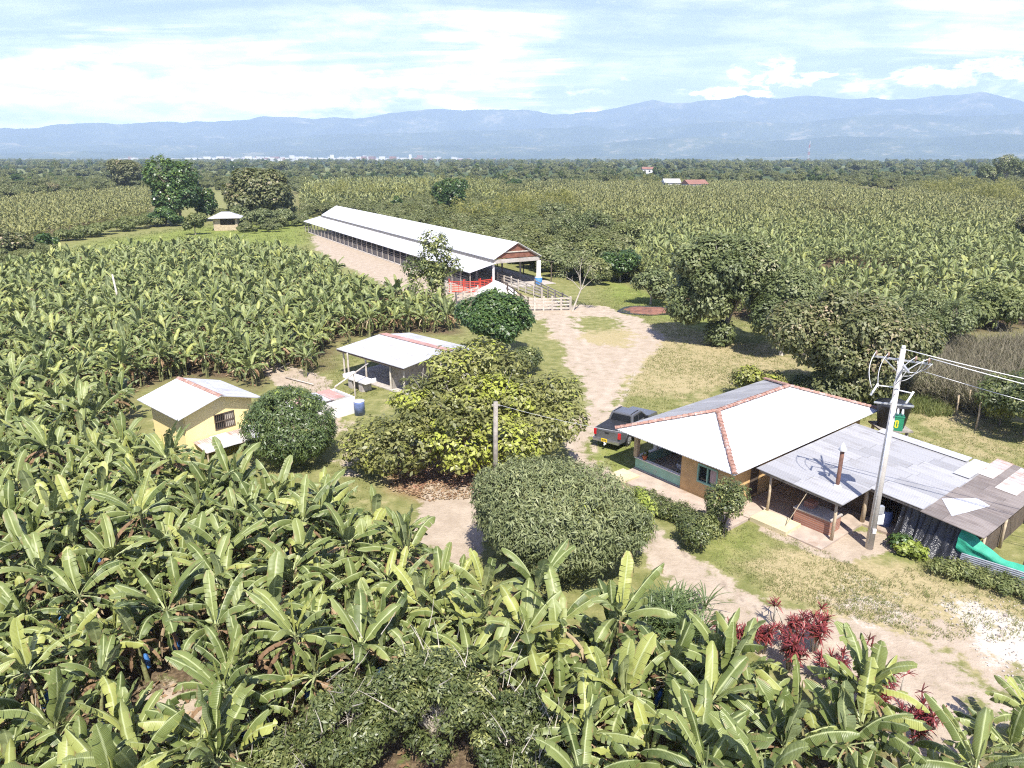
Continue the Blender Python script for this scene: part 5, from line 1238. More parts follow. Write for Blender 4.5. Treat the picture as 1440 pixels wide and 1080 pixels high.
def town():
    """the far town reads as one pale mass of buildings"""
    rng = np.random.default_rng(12); mb = MB()
    for i in range(620):
        az = rng.normal(0, 1)
        px = 440 + az * 95; 
        if px < 190 or px > 720: continue
        D = rng.uniform(4200, 6800); ang = (px - 720) / (FPX / math.cos(0)) ; x = D * ang / math.hypot(1, ang) * 1.0; y = D / math.hypot(1, ang)
        w_ = rng.uniform(14, 46); h_ = rng.choice([9, 11, 13, 17, 24, 34], p=[.34, .28, .2, .12, .05, .01])
        h_ *= 1.0
        mb.box((x, y, h_ / 2), (w_, rng.uniform(12, 30), h_), rng.uniform(-.5, .5), mi=int(rng.random() < .22))
    o = mb.build('distant_town', [M['farwhite'], M['farred']]); tag(o, kind='stuff')
town()
# ------------------------------------------------------------------ pickup
def bevel_box(name, boxes, mat, parent, bev=0.03, seg=2, taper=None):
    bm = bmesh.new()
    for (c, d, *tp) in boxes:
        r = bmesh.ops.create_cube(bm, size=1.0); vs = r['verts']; tp = tp[0] if tp else None
        for v in vs:
            s_ = v.co.copy(); top = s_.z > 0; k = 1.0
            x, y, z = s_.x * d[0], s_.y * d[1], s_.z * d[2]
            if tp and top: x = x * tp[0] + tp[2]; y = y * tp[1]
            v.co = Vector((c[0] + x, c[1] + y, c[2] + z))
        if bev:
            es = list({e for v in vs for e in v.link_edges}); bmesh.ops.bevel(bm, geom=es, offset=bev, segments=seg, affect='EDGES', profile=.6, clamp_overlap=True)
    me = bpy.data.meshes.new(name); bm.to_mesh(me); bm.free()
    for p in me.polygons: p.use_smooth = False
    return link(name, me, M[mat], parent)
def profile_prism(name, prof, y0, y1, mat, parent, bev=.04, narrow=None):
    """side profile (x,z) extruded across y; narrow: function z -> half width factor"""
    bm = bmesh.new(); A, B_ = [], []
    for (x, z) in prof:
        k = narrow(z) if narrow else 1.0
        A.append(bm.verts.new((x, y0 * k, z))); B_.append(bm.verts.new((x, y1 * k, z)))
    n = len(prof); bm.faces.new(A); bm.faces.new(B_[::-1])
    for i in range(n): j = (i + 1) % n; bm.faces.new((A[j], A[i], B_[i], B_[j]))
    bmesh.ops.recalc_face_normals(bm, faces=bm.faces)
    es = [e for e in bm.edges if (e.verts[0].co.y > 0) == (e.verts[1].co.y > 0)]
    bmesh.ops.bevel(bm, geom=es, offset=bev, segments=3, affect='EDGES', profile=.6, clamp_overlap=True)
    me = bpy.data.meshes.new(name); bm.to_mesh(me); bm.free(); return link(name, me, M[mat], parent)
def pickup():
    fwd = Vector((.575, .818, 0)); rear = Vector((6.12, 42.55, 0)); mid = rear + fwd * 2.85
    root = empty('pickup_truck', mid, math.atan2(fwd.y, fwd.x)); tag(root, 'dark grey double cab pickup parked with its tail to the viewer beside the farmhouse', 'pickup')
    # x forward, y left; length 5.7, width 1.98
    def arch(cx, r=.47, z0=.50, n=8): return [(cx + r * math.cos(t), z0 - .06 + r * math.sin(t)) for t in np.linspace(math.pi, 0, n)]
    prof = [(-2.78, .52)] + [(-2.05, .44)] + arch(-1.55)[0:] + [(-1.0, .42), (1.15, .42)] + arch(1.72) + [(2.35, .44), (2.82, .52), (2.88, .95), (2.72, 1.14), (1.45, 1.24), (1.35, 1.26), (-.85, 1.30), (-2.80, 1.33), (-2.84, 1.2)]
    profile_prism('body', prof, -.96, .96, 'paint', root, .06, narrow=lambda z: 1.0 if z < 1.0 else 1.0 - (z - 1.0) * .12)
    # flared fenders
    for x in (-1.55, 1.72):
        for sy in (-1, 1):
            mb = MB(); P_ = []
            for t in np.linspace(math.pi, 0, 12): P_.append((x + .53 * math.cos(t), sy * .965, .46 + .53 * math.sin(t)))
            mb.tube(P_, .06, 6); mb.build('wheel_arch', M['blackplastic'], root, True)
    # cab
    cab = [(1.30, 1.22), (.55, 1.80), (.35, 1.86), (-.62, 1.87), (-.80, 1.83), (-1.02, 1.26)]
    profile_prism('cab', cab, -.90, .90, 'paint', root, .05, narrow=lambda z: 1.0 - max(0, z - 1.25) * .24)
    def glass(name, quad, lab=None):
        mb = MB(); P_ = [Vector(q) for q in quad]; n = (P_[1] - P_[0]).cross(P_[2] - P_[0]).normalized()
        c_ = sum(P_, Vector()) / len(P_)
        if n.dot(c_ - Vector((0, 0, 1.4))) < 0: P_ = P_[::-1]; n = -n
        mb.quad([p + n * .012 for p in P_]); mb.quad([p - n * .02 for p in P_[::-1]])
        for i in range(len(P_)):
            j = (i + 1) % len(P_); mb.quad([P_[i] + n * .012, P_[i] - n * .02, P_[j] - n * .02, P_[j] + n * .012])
        o = mb.build(name, M['glass'], root)
        if lab: tag(o, lab)
    hw = lambda z: .90 * (1 - max(0, z - 1.25) * .24)
    glass('window', [(-.985, -.74, 1.36), (-.985, .74, 1.36), (-.825, .64, 1.76), (-.825, -.64, 1.76)], 'rear window')
    glass('windscreen', [(1.22, -.78, 1.29), (1.22, .78, 1.29), (.62, .66, 1.755), (.62, -.66, 1.755)])
    for sy in (-1, 1):
        for (xa, xb, xc, xd) in ((-.86, -.12, -.12, -.68), (-.02, 1.02, .46, -.02)):
            z0, z1 = 1.34, 1.74; y0, y1 = sy * (hw(z0) + .012), sy * (hw(z1) + .012)
            glass('window', [(xa, y0, z0), (xb, y0, z0), (xc, y1, z1), (xd, y1, z1)])
    # bed cover, tailgate, lamps, bumper, plate, tow ball
    bevel_box('bed_cover', [((-1.90, 0, 1.345), (1.72, 1.66, .05))], 'blackplastic', root, .02)
    bevel_box('tailgate', [((-2.845, 0, 1.0), (.06, 1.52, .58)), ((-2.87, 0, 1.22), (.04, 1.40, .05))], 'paint', root, .015)
    bevel_box('tailgate_handle', [((-2.885, 0, 1.12), (.02, .30, .08))], 'blackplastic', root, .005)
    for sy in (-1, 1):
        bevel_box('tail_light', [((-2.82, sy * .86, 1.05), (.10, .20, .40))], 'taillight', root, .02)
        bevel_box('mirror', [((.72, sy * 1.08, 1.38), (.14, .24, .20)), ((.76, sy * .95, 1.34), (.06, .14, .06))], 'blackplastic', root, .02)
        bevel_box('headlight', [((2.80, sy * .74, .98), (.14, .34, .16))], 'whitemetal', root, .02)
        bevel_box('side_step', [((0.05, sy * .97, .36), (1.9, .16, .06))], 'blackplastic', root, .01)
        for z in (1.0,):
            for x in (-.38, .62):
                bevel_box('door_handle', [((x, sy * .955, 1.12), (.18, .03, .04))], 'blackplastic', root, .005)
    bevel_box('rear_bumper', [((-2.93, 0, .60), (.18, 1.90, .22)), ((-2.99, 0, .60), (.10, 1.2, .12))], 'chrome', root, .03)
    bevel_box('front_bumper', [((2.92, 0, .60), (.16, 1.86, .26))], 'blackplastic', root, .04)
    bevel_box('grille', [((2.885, 0, .95), (.06, 1.05, .24))], 'blackplastic', root, .02)
    pl = bevel_box('number_plate', [((-3.05, .10, .66), (.02, .42, .22))], 'plate', root, .004)
    mb = MB()
    for k, y in enumerate((.24, .19, .14, .06, .01, -.04)):       # worn dark characters
        mb.box((-3.063, y, .66), (.006, .028, .10)); mb.box((-3.063, y + .004 * (k % 2), .70 - .04 * (k % 3)), (.005, .04, .018))
    mb.build('plate_lettering', M['black'], pl)
    mb = MB(); mb.bar((-2.9, 0, .42), (-3.22, 0, .42), .07); mb.tube([(-3.20, 0, .42), (-3.20, 0, .50), (-3.20, 0, .55), (-3.20, 0, .60)], [.03, .03, .05, .03], 8); mb.build('tow_bar', M['whitemetal'], root)
    bevel_box('roof_rail', [((-.2, .62, 1.885), (1.1, .04, .04)), ((-.2, -.62, 1.885), (1.1, .04, .04))], 'blackplastic', root, .01)
    # wheels
    for x in (-1.55, 1.72):
        for sy in (-1, 1):
            w_ = empty('wheel', (x, sy * .84, .40)); w_.parent = root
            mb = MB(); mb.tube([(0, -.13, 0), (0, -.12, 0), (0, .12, 0), (0, .13, 0)], [.34, .40, .40, .34], 28); mb.build('tyre', M['rubber'], w_)
            mb = MB(); mb.tube([(0, sy * .132, 0), (0, sy * .142, 0)], [.25, .24], 20)
            for k in range(6):
                t = k * math.pi / 3; mb.bar((0, sy * .155, 0), (.22 * math.cos(t), sy * .150, .22 * math.sin(t)), .05)
            mb.build('rim', M['rim'], w_)
pickup()
# ------------------------------------------------------------------ trees and bushes
def near(p, px): return G(*px)
def crown_tree(name, label, cat, foot, w_, h_, hb, nl, leaf, mat, seed, dep=None, n=700, per=14, rc=.35, **kw):
    """foot: world xy; w_: crown width; h_: total height; hb: height where the crown starts"""
    R3 = (w_ / 2 * .80, (dep or w_) / 2 * .80, (h_ - hb) / 2 * .82); c = kw.pop('c', (0, 0, hb + (h_ - hb) / 2))
    return tree(name, label, cat, foot, c, R3, nl, leaf, mat, seed, cl=(n, per, rc), **kw)
# round mango beside the yellow hut: a tight dome down to the grass
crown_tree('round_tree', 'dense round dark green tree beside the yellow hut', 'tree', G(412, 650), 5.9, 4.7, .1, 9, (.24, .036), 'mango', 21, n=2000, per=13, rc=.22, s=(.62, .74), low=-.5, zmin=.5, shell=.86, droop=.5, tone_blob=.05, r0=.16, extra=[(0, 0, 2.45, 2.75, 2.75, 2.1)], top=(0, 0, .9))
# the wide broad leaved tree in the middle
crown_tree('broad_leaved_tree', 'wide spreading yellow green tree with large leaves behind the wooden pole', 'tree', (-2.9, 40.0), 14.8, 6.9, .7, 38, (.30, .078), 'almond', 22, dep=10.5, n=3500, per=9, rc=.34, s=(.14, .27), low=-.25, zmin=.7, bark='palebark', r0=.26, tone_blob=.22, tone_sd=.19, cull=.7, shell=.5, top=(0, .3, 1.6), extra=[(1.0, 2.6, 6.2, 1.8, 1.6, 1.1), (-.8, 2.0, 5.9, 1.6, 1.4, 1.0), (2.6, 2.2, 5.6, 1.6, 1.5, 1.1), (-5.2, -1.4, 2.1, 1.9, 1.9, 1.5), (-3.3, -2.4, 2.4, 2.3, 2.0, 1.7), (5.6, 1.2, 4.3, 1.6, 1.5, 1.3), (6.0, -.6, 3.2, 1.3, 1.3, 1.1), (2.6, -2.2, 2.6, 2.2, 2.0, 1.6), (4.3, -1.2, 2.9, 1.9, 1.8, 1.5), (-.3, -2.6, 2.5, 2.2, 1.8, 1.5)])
# bushy mango in front
crown_tree('bushy_mango_tree', 'large grey green bushy mango in front of the wooden pole', 'tree', (2.25, 28.6), 9.0, 5.7, .1, 14, (.25, .030), 'greymango', 23, dep=7.6, n=4200, per=13, rc=.27, s=(.42, .56), low=-.45, zmin=.35, shell=.84, droop=.55, tone_blob=.07, tone_sd=.15, r0=.22, extra=[(0, 0, 2.7, 3.5, 3.2, 2.3)], top=(0, 0, 1.0))
rt = tree('vine_shrub', 'bright yellow green shrub on the right flank of the bushy mango', 'shrub', (5.9, 29.6), (0, 0, 1.9), (.8, 1.0, 1.6), 7, (.22, .05), 'yellowgreen', 24, cl=(330, 12, .26), s=(.4, .6), r0=.06, zmin=.2)
crown_tree('dark_glossy_tree', 'rounded dark glossy tree between the open shed and the barn', 'tree', (-1.3, 65.5), 8.6, 6.6, .4, 15, (.34, .085), 'citrus', 25, dep=8.0, n=2300, per=10, rc=.38, s=(.34, .52), low=-.4, shell=.78, tone_blob=.1, r0=.2)
crown_tree('small_olive_bush', 'small olive bush tucked under the dark glossy tree', 'bush', (1.2, 59.5), 3.4, 2.8, .1, 6, (.22, .06), 'shrubleaf', 26, n=420, per=9, rc=.3)
crown_tree('barn_front_tree', 'loose light tree standing in front of the white barn roof', 'tree', (-9.9, 87.5), 5.2, 9.4, 1.5, 12, (.40, .12), 'shrubleaf', 27, n=560, per=9, rc=.5, s=(.3, .5), tone_sd=.2, bark='palebark', r0=.14, c=(0, 0, 4.6), extra=[(.3, 0, 8.3, 1.7, 1.7, 1.3), (1.2, 0, 7.2, 1.5, 1.5, 1.1), (2.2, -.4, 5.4, 1.5, 1.4, 1.1), (-.6, 0, 3.0, 2.4, 2.0, 2.0), (-2.0, 0, 5.2, 1.5, 1.5, 1.3)])
crown_tree('yard_shade_tree', 'tall spreading olive tree with pale forked trunk above the husk heap', 'tree', G(1014, 482), 15.4, 12.2, 1.0, 46, (.40, .10), 'olive', 28, dep=12, n=5000, per=10, rc=.45, s=(.19, .32), low=-.3, bark='palebark', r0=.36, tone_blob=.14, cull=.75, top=(.7, 0, 3.2), extra=[(-.6, -1.2, 1.3, 1.5, 1.3, 1.3), (-3.6, 0, 4.2, 2.2, 2.0, 2.0), (4.4, -.5, 4.2, 2.0, 1.8, 2.0), (-1.6, -2, 5.0, 2.0, 1.6, 1.8)])
crown_tree('vine_covered_tree', 'broad bronze olive tree with creepers behind the farmhouse roof', 'tree', G(1186, 566), 12.8, 11.0, .1, 50, (.34, .085), 'rusty', 29, dep=11, n=5000, per=10, rc=.42, s=(.18, .30), low=-.55, r0=.36, tone_blob=.14, cull=.75, top=(.4, 0, 2.6), c=(.2, 0, 5.2), extra=[(-4.3, .5, 5.9, 2.0, 2.0, 1.8), (4.6, 0, 5.0, 1.9, 1.9, 1.7), (-1.4, -1.2, 1.7, 1.9, 1.7, 1.7), (.9, -1.5, 2.8, 1.8, 1.5, 1.9)])
crown_tree('middle_shade_tree', 'smaller olive tree filling the gap between the two large trees', 'tree', G(1098, 500), 8.4, 9.2, .4, 22, (.34, .09), 'olive', 30, n=2200, per=10, rc=.4, s=(.3, .46), r0=.2, bark='palebark')
crown_tree('right_back_tree', 'dark olive tree right of the large bronze tree at the meadow edge', 'tree', G(1310, 500), 9.0, 7.0, .4, 11, (.30, .07), 'olive', 31, n=1100, per=9, rc=.4, s=(.3, .46), r0=.18)
crown_tree('roof_side_bush', 'yellow green leafy bush behind the far slope of the farmhouse roof', 'bush', G(1062, 562), 5.0, 2.7, .1, 9, (.30, .075), 'almond', 32, n=620, per=9, rc=.35, s=(.34, .5), r0=.08)
for k, (x, y, w_, h_, mt, lb) in enumerate(((1130, 562, 3.6, 2.2, 'brush', 'low bright bush left of the bronze tree foot'), (1208, 562, 3.4, 2.0, 'brush', 'low leafy bush at the roof corner under the bronze tree'), (1255, 545, 4.2, 1.7, 'brush', 'weedy green bush between the tank and the dry cane'), (1300, 548, 4.6, 1.5, 'brush', 'bright weedy bush by the meadow stakes'), (1165, 575, 2.6, 1.6, 'citrus', 'dark low bush in the shade behind the farmhouse'))):
    crown_tree('low_bush', lb, 'bush', G(x, y), w_, h_, .05, 7, (.22, .05), mt, 40 + k, n=380, per=9, rc=.3, r0=.05)
# by the farmhouse
crown_tree('porch_shrub', 'tall loose shrub growing against the farmhouse corner', 'shrub', G(1017, 756), 2.9, 3.6, .15, 12, (.15, .034), 'shrubleaf', 50, n=620, per=10, rc=.22, s=(.32, .5), r0=.06, bark='darkbark')
crown_tree('roadside_shrub', 'dark untidy shrub below the farmhouse corner beside the path', 'shrub', G(985, 772), 2.6, 1.7, .05, 7, (.15, .034), 'shrubleaf', 51, n=420, per=10, rc=.22, r0=.05)
def hedge():
    A, B_ = G(893, 707), G(1000, 752); n = 9; rng = np.random.default_rng(52); L = []
    root = empty('hedge', A); tag(root, 'low dark hedge along the path between mango and porch', 'hedge')
    for k in range(n): q = (B_ - A) * (k / (n - 1)); L.append((q.x + rng.uniform(-.1, .1), q.y + rng.uniform(-.15, .15), .42 + rng.uniform(-.1, .1), .72, .62, .52 + rng.uniform(-.08, .14)))
    V, F, t = leaf_cloud(rng, L, 1100, 10, .18, .13, .028, zmin=.05, tone_blob=.12, tone_sd=.2); link('foliage', npmesh('hedge_leaves', V, F, dict(tone=t)), M['shrubleaf'], root)
    mb = MB()
    for k in range(16): q = (B_ - A) * ((k + .5) / 16); mb.tube([q, q + Vector((rng.uniform(-.15, .15), rng.uniform(-.15, .15), .6))], [.03, .015], 5)
    mb.build('stems', M['darkbark'], root).name = 'branch'
hedge()
# loose shrub with bare pale twigs at the bottom edge of the picture
def near_shrub(name, label, foot, w_, h_, seed, n, dep=None, mat='shrubleaf'):
    rng = np.random.default_rng(seed); root, cr = crown_tree(name, label, 'shrub', foot, w_, h_, .0, 60, (.155, .030), mat, seed, dep=dep, n=n, per=9, rc=.19, s=(.12, .24), low=-.9, cull=.4, shell=.35, bark='palebark', r0=.09, tone_blob=.14, tone_sd=.17, up=.5)
    mb = MB()
    for k in range(int(w_ * 5)):
        a = rng.uniform(0, 6.283); r_ = rng.uniform(0, .85) * w_ / 2; q = Vector((r_ * math.cos(a), r_ * math.sin(a) * (dep or w_) / w_, h_ * rng.uniform(.45, .85)))
        d = Vector((rng.normal(0, .35), rng.normal(0, .35), rng.uniform(.4, .9))); mb.tube([q, q + d * .5 + Vector((.03, 0, 0)), q + d], [.018, .012, .005], 4, caps=False)
    mb.build('twig', M['palebark'], root)
near_shrub('twiggy_shrub', 'tallest dull green shrub with bare pale twigs at the bottom edge', (-2.4, 17.6), 6.0, 4.9, 60, 2600, 4.6)
near_shrub('twiggy_shrub', 'dull green twiggy shrub left of the tallest one at the bottom edge', (-4.9, 17.0), 5.0, 3.9, 600, 1900, 4.4)
near_shrub('twiggy_shrub', 'lowest leftmost twiggy shrub beside the near banana plants', (-6.6, 16.4), 3.4, 2.7, 601, 800, 3.2, mat='brush')
near_shrub('twiggy_shrub', 'twiggy grey shrub right of the tallest one at the bottom edge', (.2, 16.9), 4.4, 3.6, 602, 1500, 3.8)
near_shrub('corner_shrub', 'smaller grey shrub low at the bottom edge right of the twiggy one', (.7, 15.6), 3.6, 2.6, 61, 620)
near_shrub('left_corner_shrub', 'leafy green shrub low in the bottom left corner', G(255, 1092), 4.2, 1.3, 62, 600, mat='brush')
near_shrub('clearing_weed', 'low green weeds growing in the gap between near banana plants', G(60, 1075), 3.0, 1.6, 63, 380, mat='brush')
# right edge
crown_tree('right_edge_tree', 'leafy dark green tree at the right edge behind the meadow stakes', 'tree', G(1440, 612), 8.6, 4.6, .1, 14, (.26, .065), 'shrubleaf', 64, n=1500, per=10, rc=.4, s=(.34, .5), r0=.15)
crown_tree('right_edge_bush', 'yellowish bush low at the right frame edge under the leafy tree', 'bush', G(1405, 600), 3.2, 2.0, .05, 7, (.24, .06), 'almond', 65, n=300, per=10, rc=.3, r0=.05)
crown_tree('pole_foot_bush', 'bright leafy plant at the foot of the black plastic curtain', 'bush', G(1280, 782), 1.5, .7, .0, 7, (.20, .06), 'yellowgreen', 66, n=130, per=8, rc=.22, r0=.03)
crown_tree('pole_foot_bush', 'dark low plant just right of the concrete pole foot', 'bush', G(1266, 772), 1.3, .8, .0, 5, (.18, .05), 'citrus', 67, n=90, per=8, rc=.2, r0=.03)
for k, (x, y, w_, h_, lb) in enumerate(((1330, 806, 1.9, .6, 'weed clump right of the bright plant by the tarp'), (1365, 812, 2.0, .6, 'weed clump in front of the corrugated sheet'), (1405, 826, 2.2, .7, 'taller weed clump below the green net'), (1438, 838, 2.0, .7, 'weed clump at the right frame edge under the net'))):
    crown_tree('weed_clump', lb, 'weed', G(x, y), w_, h_, .0, 6, (.18, .03), 'brush', 70 + k, n=150, per=8, rc=.22, r0=.02)
# trees and bushes behind the barn and along the right field
BK = [(776, 318, 11, 7, 'olive', 'pale olive tree just behind the barn end'), (742, 322, 9, 6, 'brush', 'bright bushy tree behind the barn ridge'), (800, 345, 10, 8, 'olive', 'loose olive tree right of the barn gable'), (840, 385, 9, 7, 'brush', 'leafy green tree by the field corner right of the barn'), (872, 396, 7, 5.5, 'citrus', 'dark low tree at the corner of the right field'), (835, 340, 10, 7.5, 'olive', 'grey olive tree in the second row behind the corral'), (915, 428, 7, 4.8, 'olive', 'low olive tree left of the tall shade tree'), (880, 350, 9, 6.5, 'brush', 'green bushy tree at the left end of the light banana field'), (700, 318, 9, 5, 'brush', 'low bushy tree over the middle of the barn ridge'), (668, 312, 9, 5, 'olive', 'low grey tree behind the barn roof'), (960, 402, 6, 5, 'olive', 'olive bush behind the tall shade tree'), (1085, 452, 8, 5.5, 'olive', 'low olive tree behind the gap of the large trees'), (1235, 478, 8, 5, 'olive', 'olive tree behind the bronze tree'), (1345, 478, 7, 4.5, 'brush', 'green bush at the field corner above the dry cane'), (1400, 462, 8, 5, 'brush', 'bright bush far right above the dry cane')]
for k, (x, y, w_, h_, mt, lb) in enumerate(BK):
    p = G(x, y); crown_tree('field_edge_tree', lb, 'tree', p, w_, h_, .3, 10, (.42, .12), mt, 80 + k, n=560, per=10, rc=.55, s=(.32, .5), bark='palebark', r0=.16, group='trees at the edge of the fields')
# small bare tree with pale trunk beside the corral
def thin_tree():
    rng = np.random.default_rng(99); foot = G(805, 437); root = empty('thin_tree', foot); tag(root, 'thin pale trunked tree with sparse twigs at the corral corner', 'tree')
    mb = trunk_mb(rng, (0, 0, 0), (1.0, .3, 2.6), .13, [(2.2, .5, 5.5), (-.4, 0, 6.0), (1.2, 1, 7.2), (2.8, 0, 4.2), (-1.6, 0, 4.6), (.4, -.6, 5.2)])
    mb.build('trunk', M['palebark'], root, True)
    V, F, t = leaf_cloud(rng, [(2.2, .5, 5.5, 1.2, 1, .8), (-.4, 0, 6, 1.3, 1, .9), (1.2, 1, 7.0, 1.3, 1, .8), (-1.6, 0, 4.6, .9, .8, .6), (2.9, 0, 4.1, .9, .8, .6)], 190, 7, .5, .24, .06, shell=.2); link('crown', npmesh('thin_crown', V, F, dict(tone=t)), M['olive'], root)
thin_tree()
# left background trees
LB = [('citrus', (255, 313), 21, 20.5, .2, 28, 'tall dark green tree towering left of the field shack'), ('citrus', (292, 311), 9, 11, .5, 10, 'narrow dark tree beside the tallest green tree'), ('rusty', (366, 306), 27, 16, .2, 28, 'very wide bronze green tree behind the field shack'), ('rusty', (182, 268), 25, 19, 2, 20, 'umbrella shaped dark tree beyond the left field'), ('citrus', (632, 303), 17, 14, .2, 18, 'dark rounded tree standing alone behind the barn'), ('citrus', (234, 318), 14, 5.5, .1, 9, 'low dark bush at the foot of the tallest tree'), ('brush', (275, 330), 7, 6, .3, 8, 'pale green small tree in front of the tallest tree'), ('olive', (340, 318), 7, 6, .3, 8, 'grey green small tree right of the field shack'), ('olive', (372, 322), 9, 6, .3, 9, 'loose grey green tree by the end of the banana plants'), ('olive', (402, 318), 8, 5, .3, 8, 'grey green bush at the far corner of the barn yard'), ('citrus', (557, 301), 5.5, 7.5, .3, 7, 'small dark upright tree behind the barn ridge'), ('rusty', (72, 276), 14, 7, .3, 8, 'low dark round tree in the left field'), ('citrus', (104, 272), 9, 5, .3, 6, 'small dark tree on the far side of the left field'), ('citrus', (25, 262), 13, 9, .5, 8, 'dark tree far beyond the left field edge'), ('citrus', (722, 268), 12, 8, .5, 8, 'dark tree at the near edge of the far fields'), ('rusty', (5, 362), 12, 6, .2, 10, 'brown green shrubby tree at the left frame edge'), ('citrus', (66, 350), 6, 3.4, .2, 6, 'dark low bush left of the grass strip'), ('rusty', (1450, 345), 9, 9, .5, 10, 'dark tree cut by the right frame edge in the field')]
FT = []
for k, (mt, px, w_, h_, hb, nl, lb) in enumerate(LB):
    p = G(*px); root, cr = crown_tree('background_tree', lb, 'tree', p, w_, h_, hb, nl, (max(.5, w_ * .035), max(.18, w_ * .013)), mt, 120 + k, n=int(300 + w_ * 46), per=10, rc=w_ * .035, s=(.30, .48), low=-.85, cull=.75, r0=w_ * .022, group='trees beyond the fields', tone_blob=.12); FT.append((cr, w_))
# far right group of tall airy trees
for k, (x, y, w_, h_, lb) in enumerate(((1412, 262, 26, 22, 'tall airy eucalyptus like tree at the right horizon'), (1384, 262, 15, 15, 'shorter airy tree left of the tallest one at the right horizon'), (1440, 268, 20, 19, 'airy tall tree cut by the right frame edge at the horizon'))):
    p = G(x, y); crown_tree('horizon_tree', lb, 'tree', p, w_, h_, 1.5, 24, (.8, .28), 'olive', 150 + k, n=1000, per=10, rc=1.0, s=(.24, .38), r0=.4, bark='palebark', group='tall trees on the right horizon')
# hedge line by the grass strip
for k, (x, y, w_, h_) in enumerate([(98, 338, 8, 2.6), (120, 334, 9, 2.8), (142, 330, 9, 3.0), (165, 326, 9, 3.2), (188, 322, 10, 3.6), (208, 319, 10, 4.0)]):
    crown_tree('strip_bush', ['lowest leftmost bush', 'second bush from the left', 'third bush from the left', 'fourth bush from the left', 'fifth bush from the left', 'last tallest bush'][k] + ' in the hedge row above the grass strip', 'bush', G(x, y), w_, h_, .1, 8, (.45, .14), 'brush', 160 + k, n=330, per=9, rc=.5, r0=.08, group='bushes along the grass strip')

# ------------------------------------------------------------------ strap leaved clump and crimson cordylines
def rosette(VV, FF, TT, r, c, n, L, W, e_lo, e_hi, bend, tn, seg=5):
    for i in range(n):
        az = r.uniform(0, 6.283); e = r.uniform(e_lo, e_hi); ca, sa = math.cos(az), math.sin(az); p = Vector(c); l_ = L * r.uniform(.75, 1.15); bd = bend * r.uniform(.6, 1.3); t_ = min(1, max(0, tn + r.uniform(-.3, .3)))
        prev = None
        for k in range(seg + 1):
            f = k / seg; w_ = W * (0.5 + 1.2 * f) * (1 - f) ** .6 + .002; s_ = Vector((-sa, ca, 0)) * w_
            VV.append(tuple(p + s_)); VV.append(tuple(p - s_)); TT += [t_, t_]; a = len(VV) - 2
            if prev is not None: FF.append((prev, prev + 1, a + 1, a))
            prev = a; p = p + Vector((ca * math.cos(e), sa * math.cos(e), math.sin(e))) * (l_ / seg); e -= bd / seg
def strap_clump():
    r = random.Random(7); V, F, T = [], [], []; foot = G(952, 880)
    for k in range(26): rosette(V, F, T, r, (r.uniform(-1.5, 1.5), r.uniform(-1.1, 1.1), .1), 26, 1.45, .03, R(45), R(85), R(85), .5, 6)
    root = empty('strap_leaf_clump', foot); tag(root, 'clump of long arching strap leaves between mango and banana plants', 'plant clump')
    link('foliage', npmesh('strap_leaves', V, F, dict(tone=T)), M['strap'], root)
strap_clump()
def cordyline(px, py, h_, n_st, seed, lb, sparse=False):
    h_ *= .85
    r = random.Random(seed); foot = G(px, py); root = empty('crimson_cordyline', foot); tag(root, lb, 'plant', 'crimson plants along the dirt road'); S = MB(); V, F, T = [], [], []
    for k in range(n_st):
        a = r.uniform(0, 6.28); rr = r.uniform(.05, .45); top = Vector((rr * 1.5 * math.cos(a), rr * 1.5 * math.sin(a), h_ * r.uniform(.6, 1.0))); S.tube([(rr * .4 * math.cos(a), rr * .4 * math.sin(a), 0), top * .55, top], [.03, .025, .02], 5)
        for q in range(1 if sparse else 4): rosette(V, F, T, r, top * (1 - .14 * q) + Vector((r.uniform(-.1, .1), r.uniform(-.1, .1), 0)), 9 if sparse else 15, .36, .028, R(-15), R(85), R(45), .25 if sparse and r.random() < .5 else .5, 4)
    S.build('stem', M['palebark'], root, True); link('foliage', npmesh('cordyline_leaves', V, F, dict(tone=T)), M['red'], root)
CO = [(1028, 922, 1.6, 7, 'bushy crimson plant nearest the strap leaf clump'), (1072, 918, 1.6, 6, 'thin crimson plant second from the strap leaf clump'), (1108, 942, 1.8, 8, 'broad crimson plant at the middle of the row'), (1112, 912, 1.7, 4, 'slender dark crimson plant behind the broad one'), (1145, 915, 2.0, 7, 'tall crimson plant leaning over the wet track'), (1172, 968, 1.6, 7, 'crimson plant half hidden by banana leaves'), (1206, 960, 1.9, 2, 'single stemmed crimson plant above the banana leaves'), (1232, 1010, 1.8, 9, 'dusky crimson plant lower down the row'), (1262, 985, 1.7, 2, 'sparse single crimson rosette at the road edge'), (1292, 1045, 1.8, 9, 'last crimson plant at the bottom by the road'), (1310, 1020, 1.5, 3, 'sparse crimson twigs beside the last plant')]
for k, (x, y, h_, n, lb) in enumerate(CO): cordyline(x, y, h_, n, 200 + k, lb, n < 4)
for k, (x, y) in enumerate(((1086, 880), (1108, 888))): cordyline(x, y, 1.3, 3, 230 + k, ['sparse grey crimson twigs standing on the wet track', 'second sparse twiggy plant right beside it on the track'][k], True)

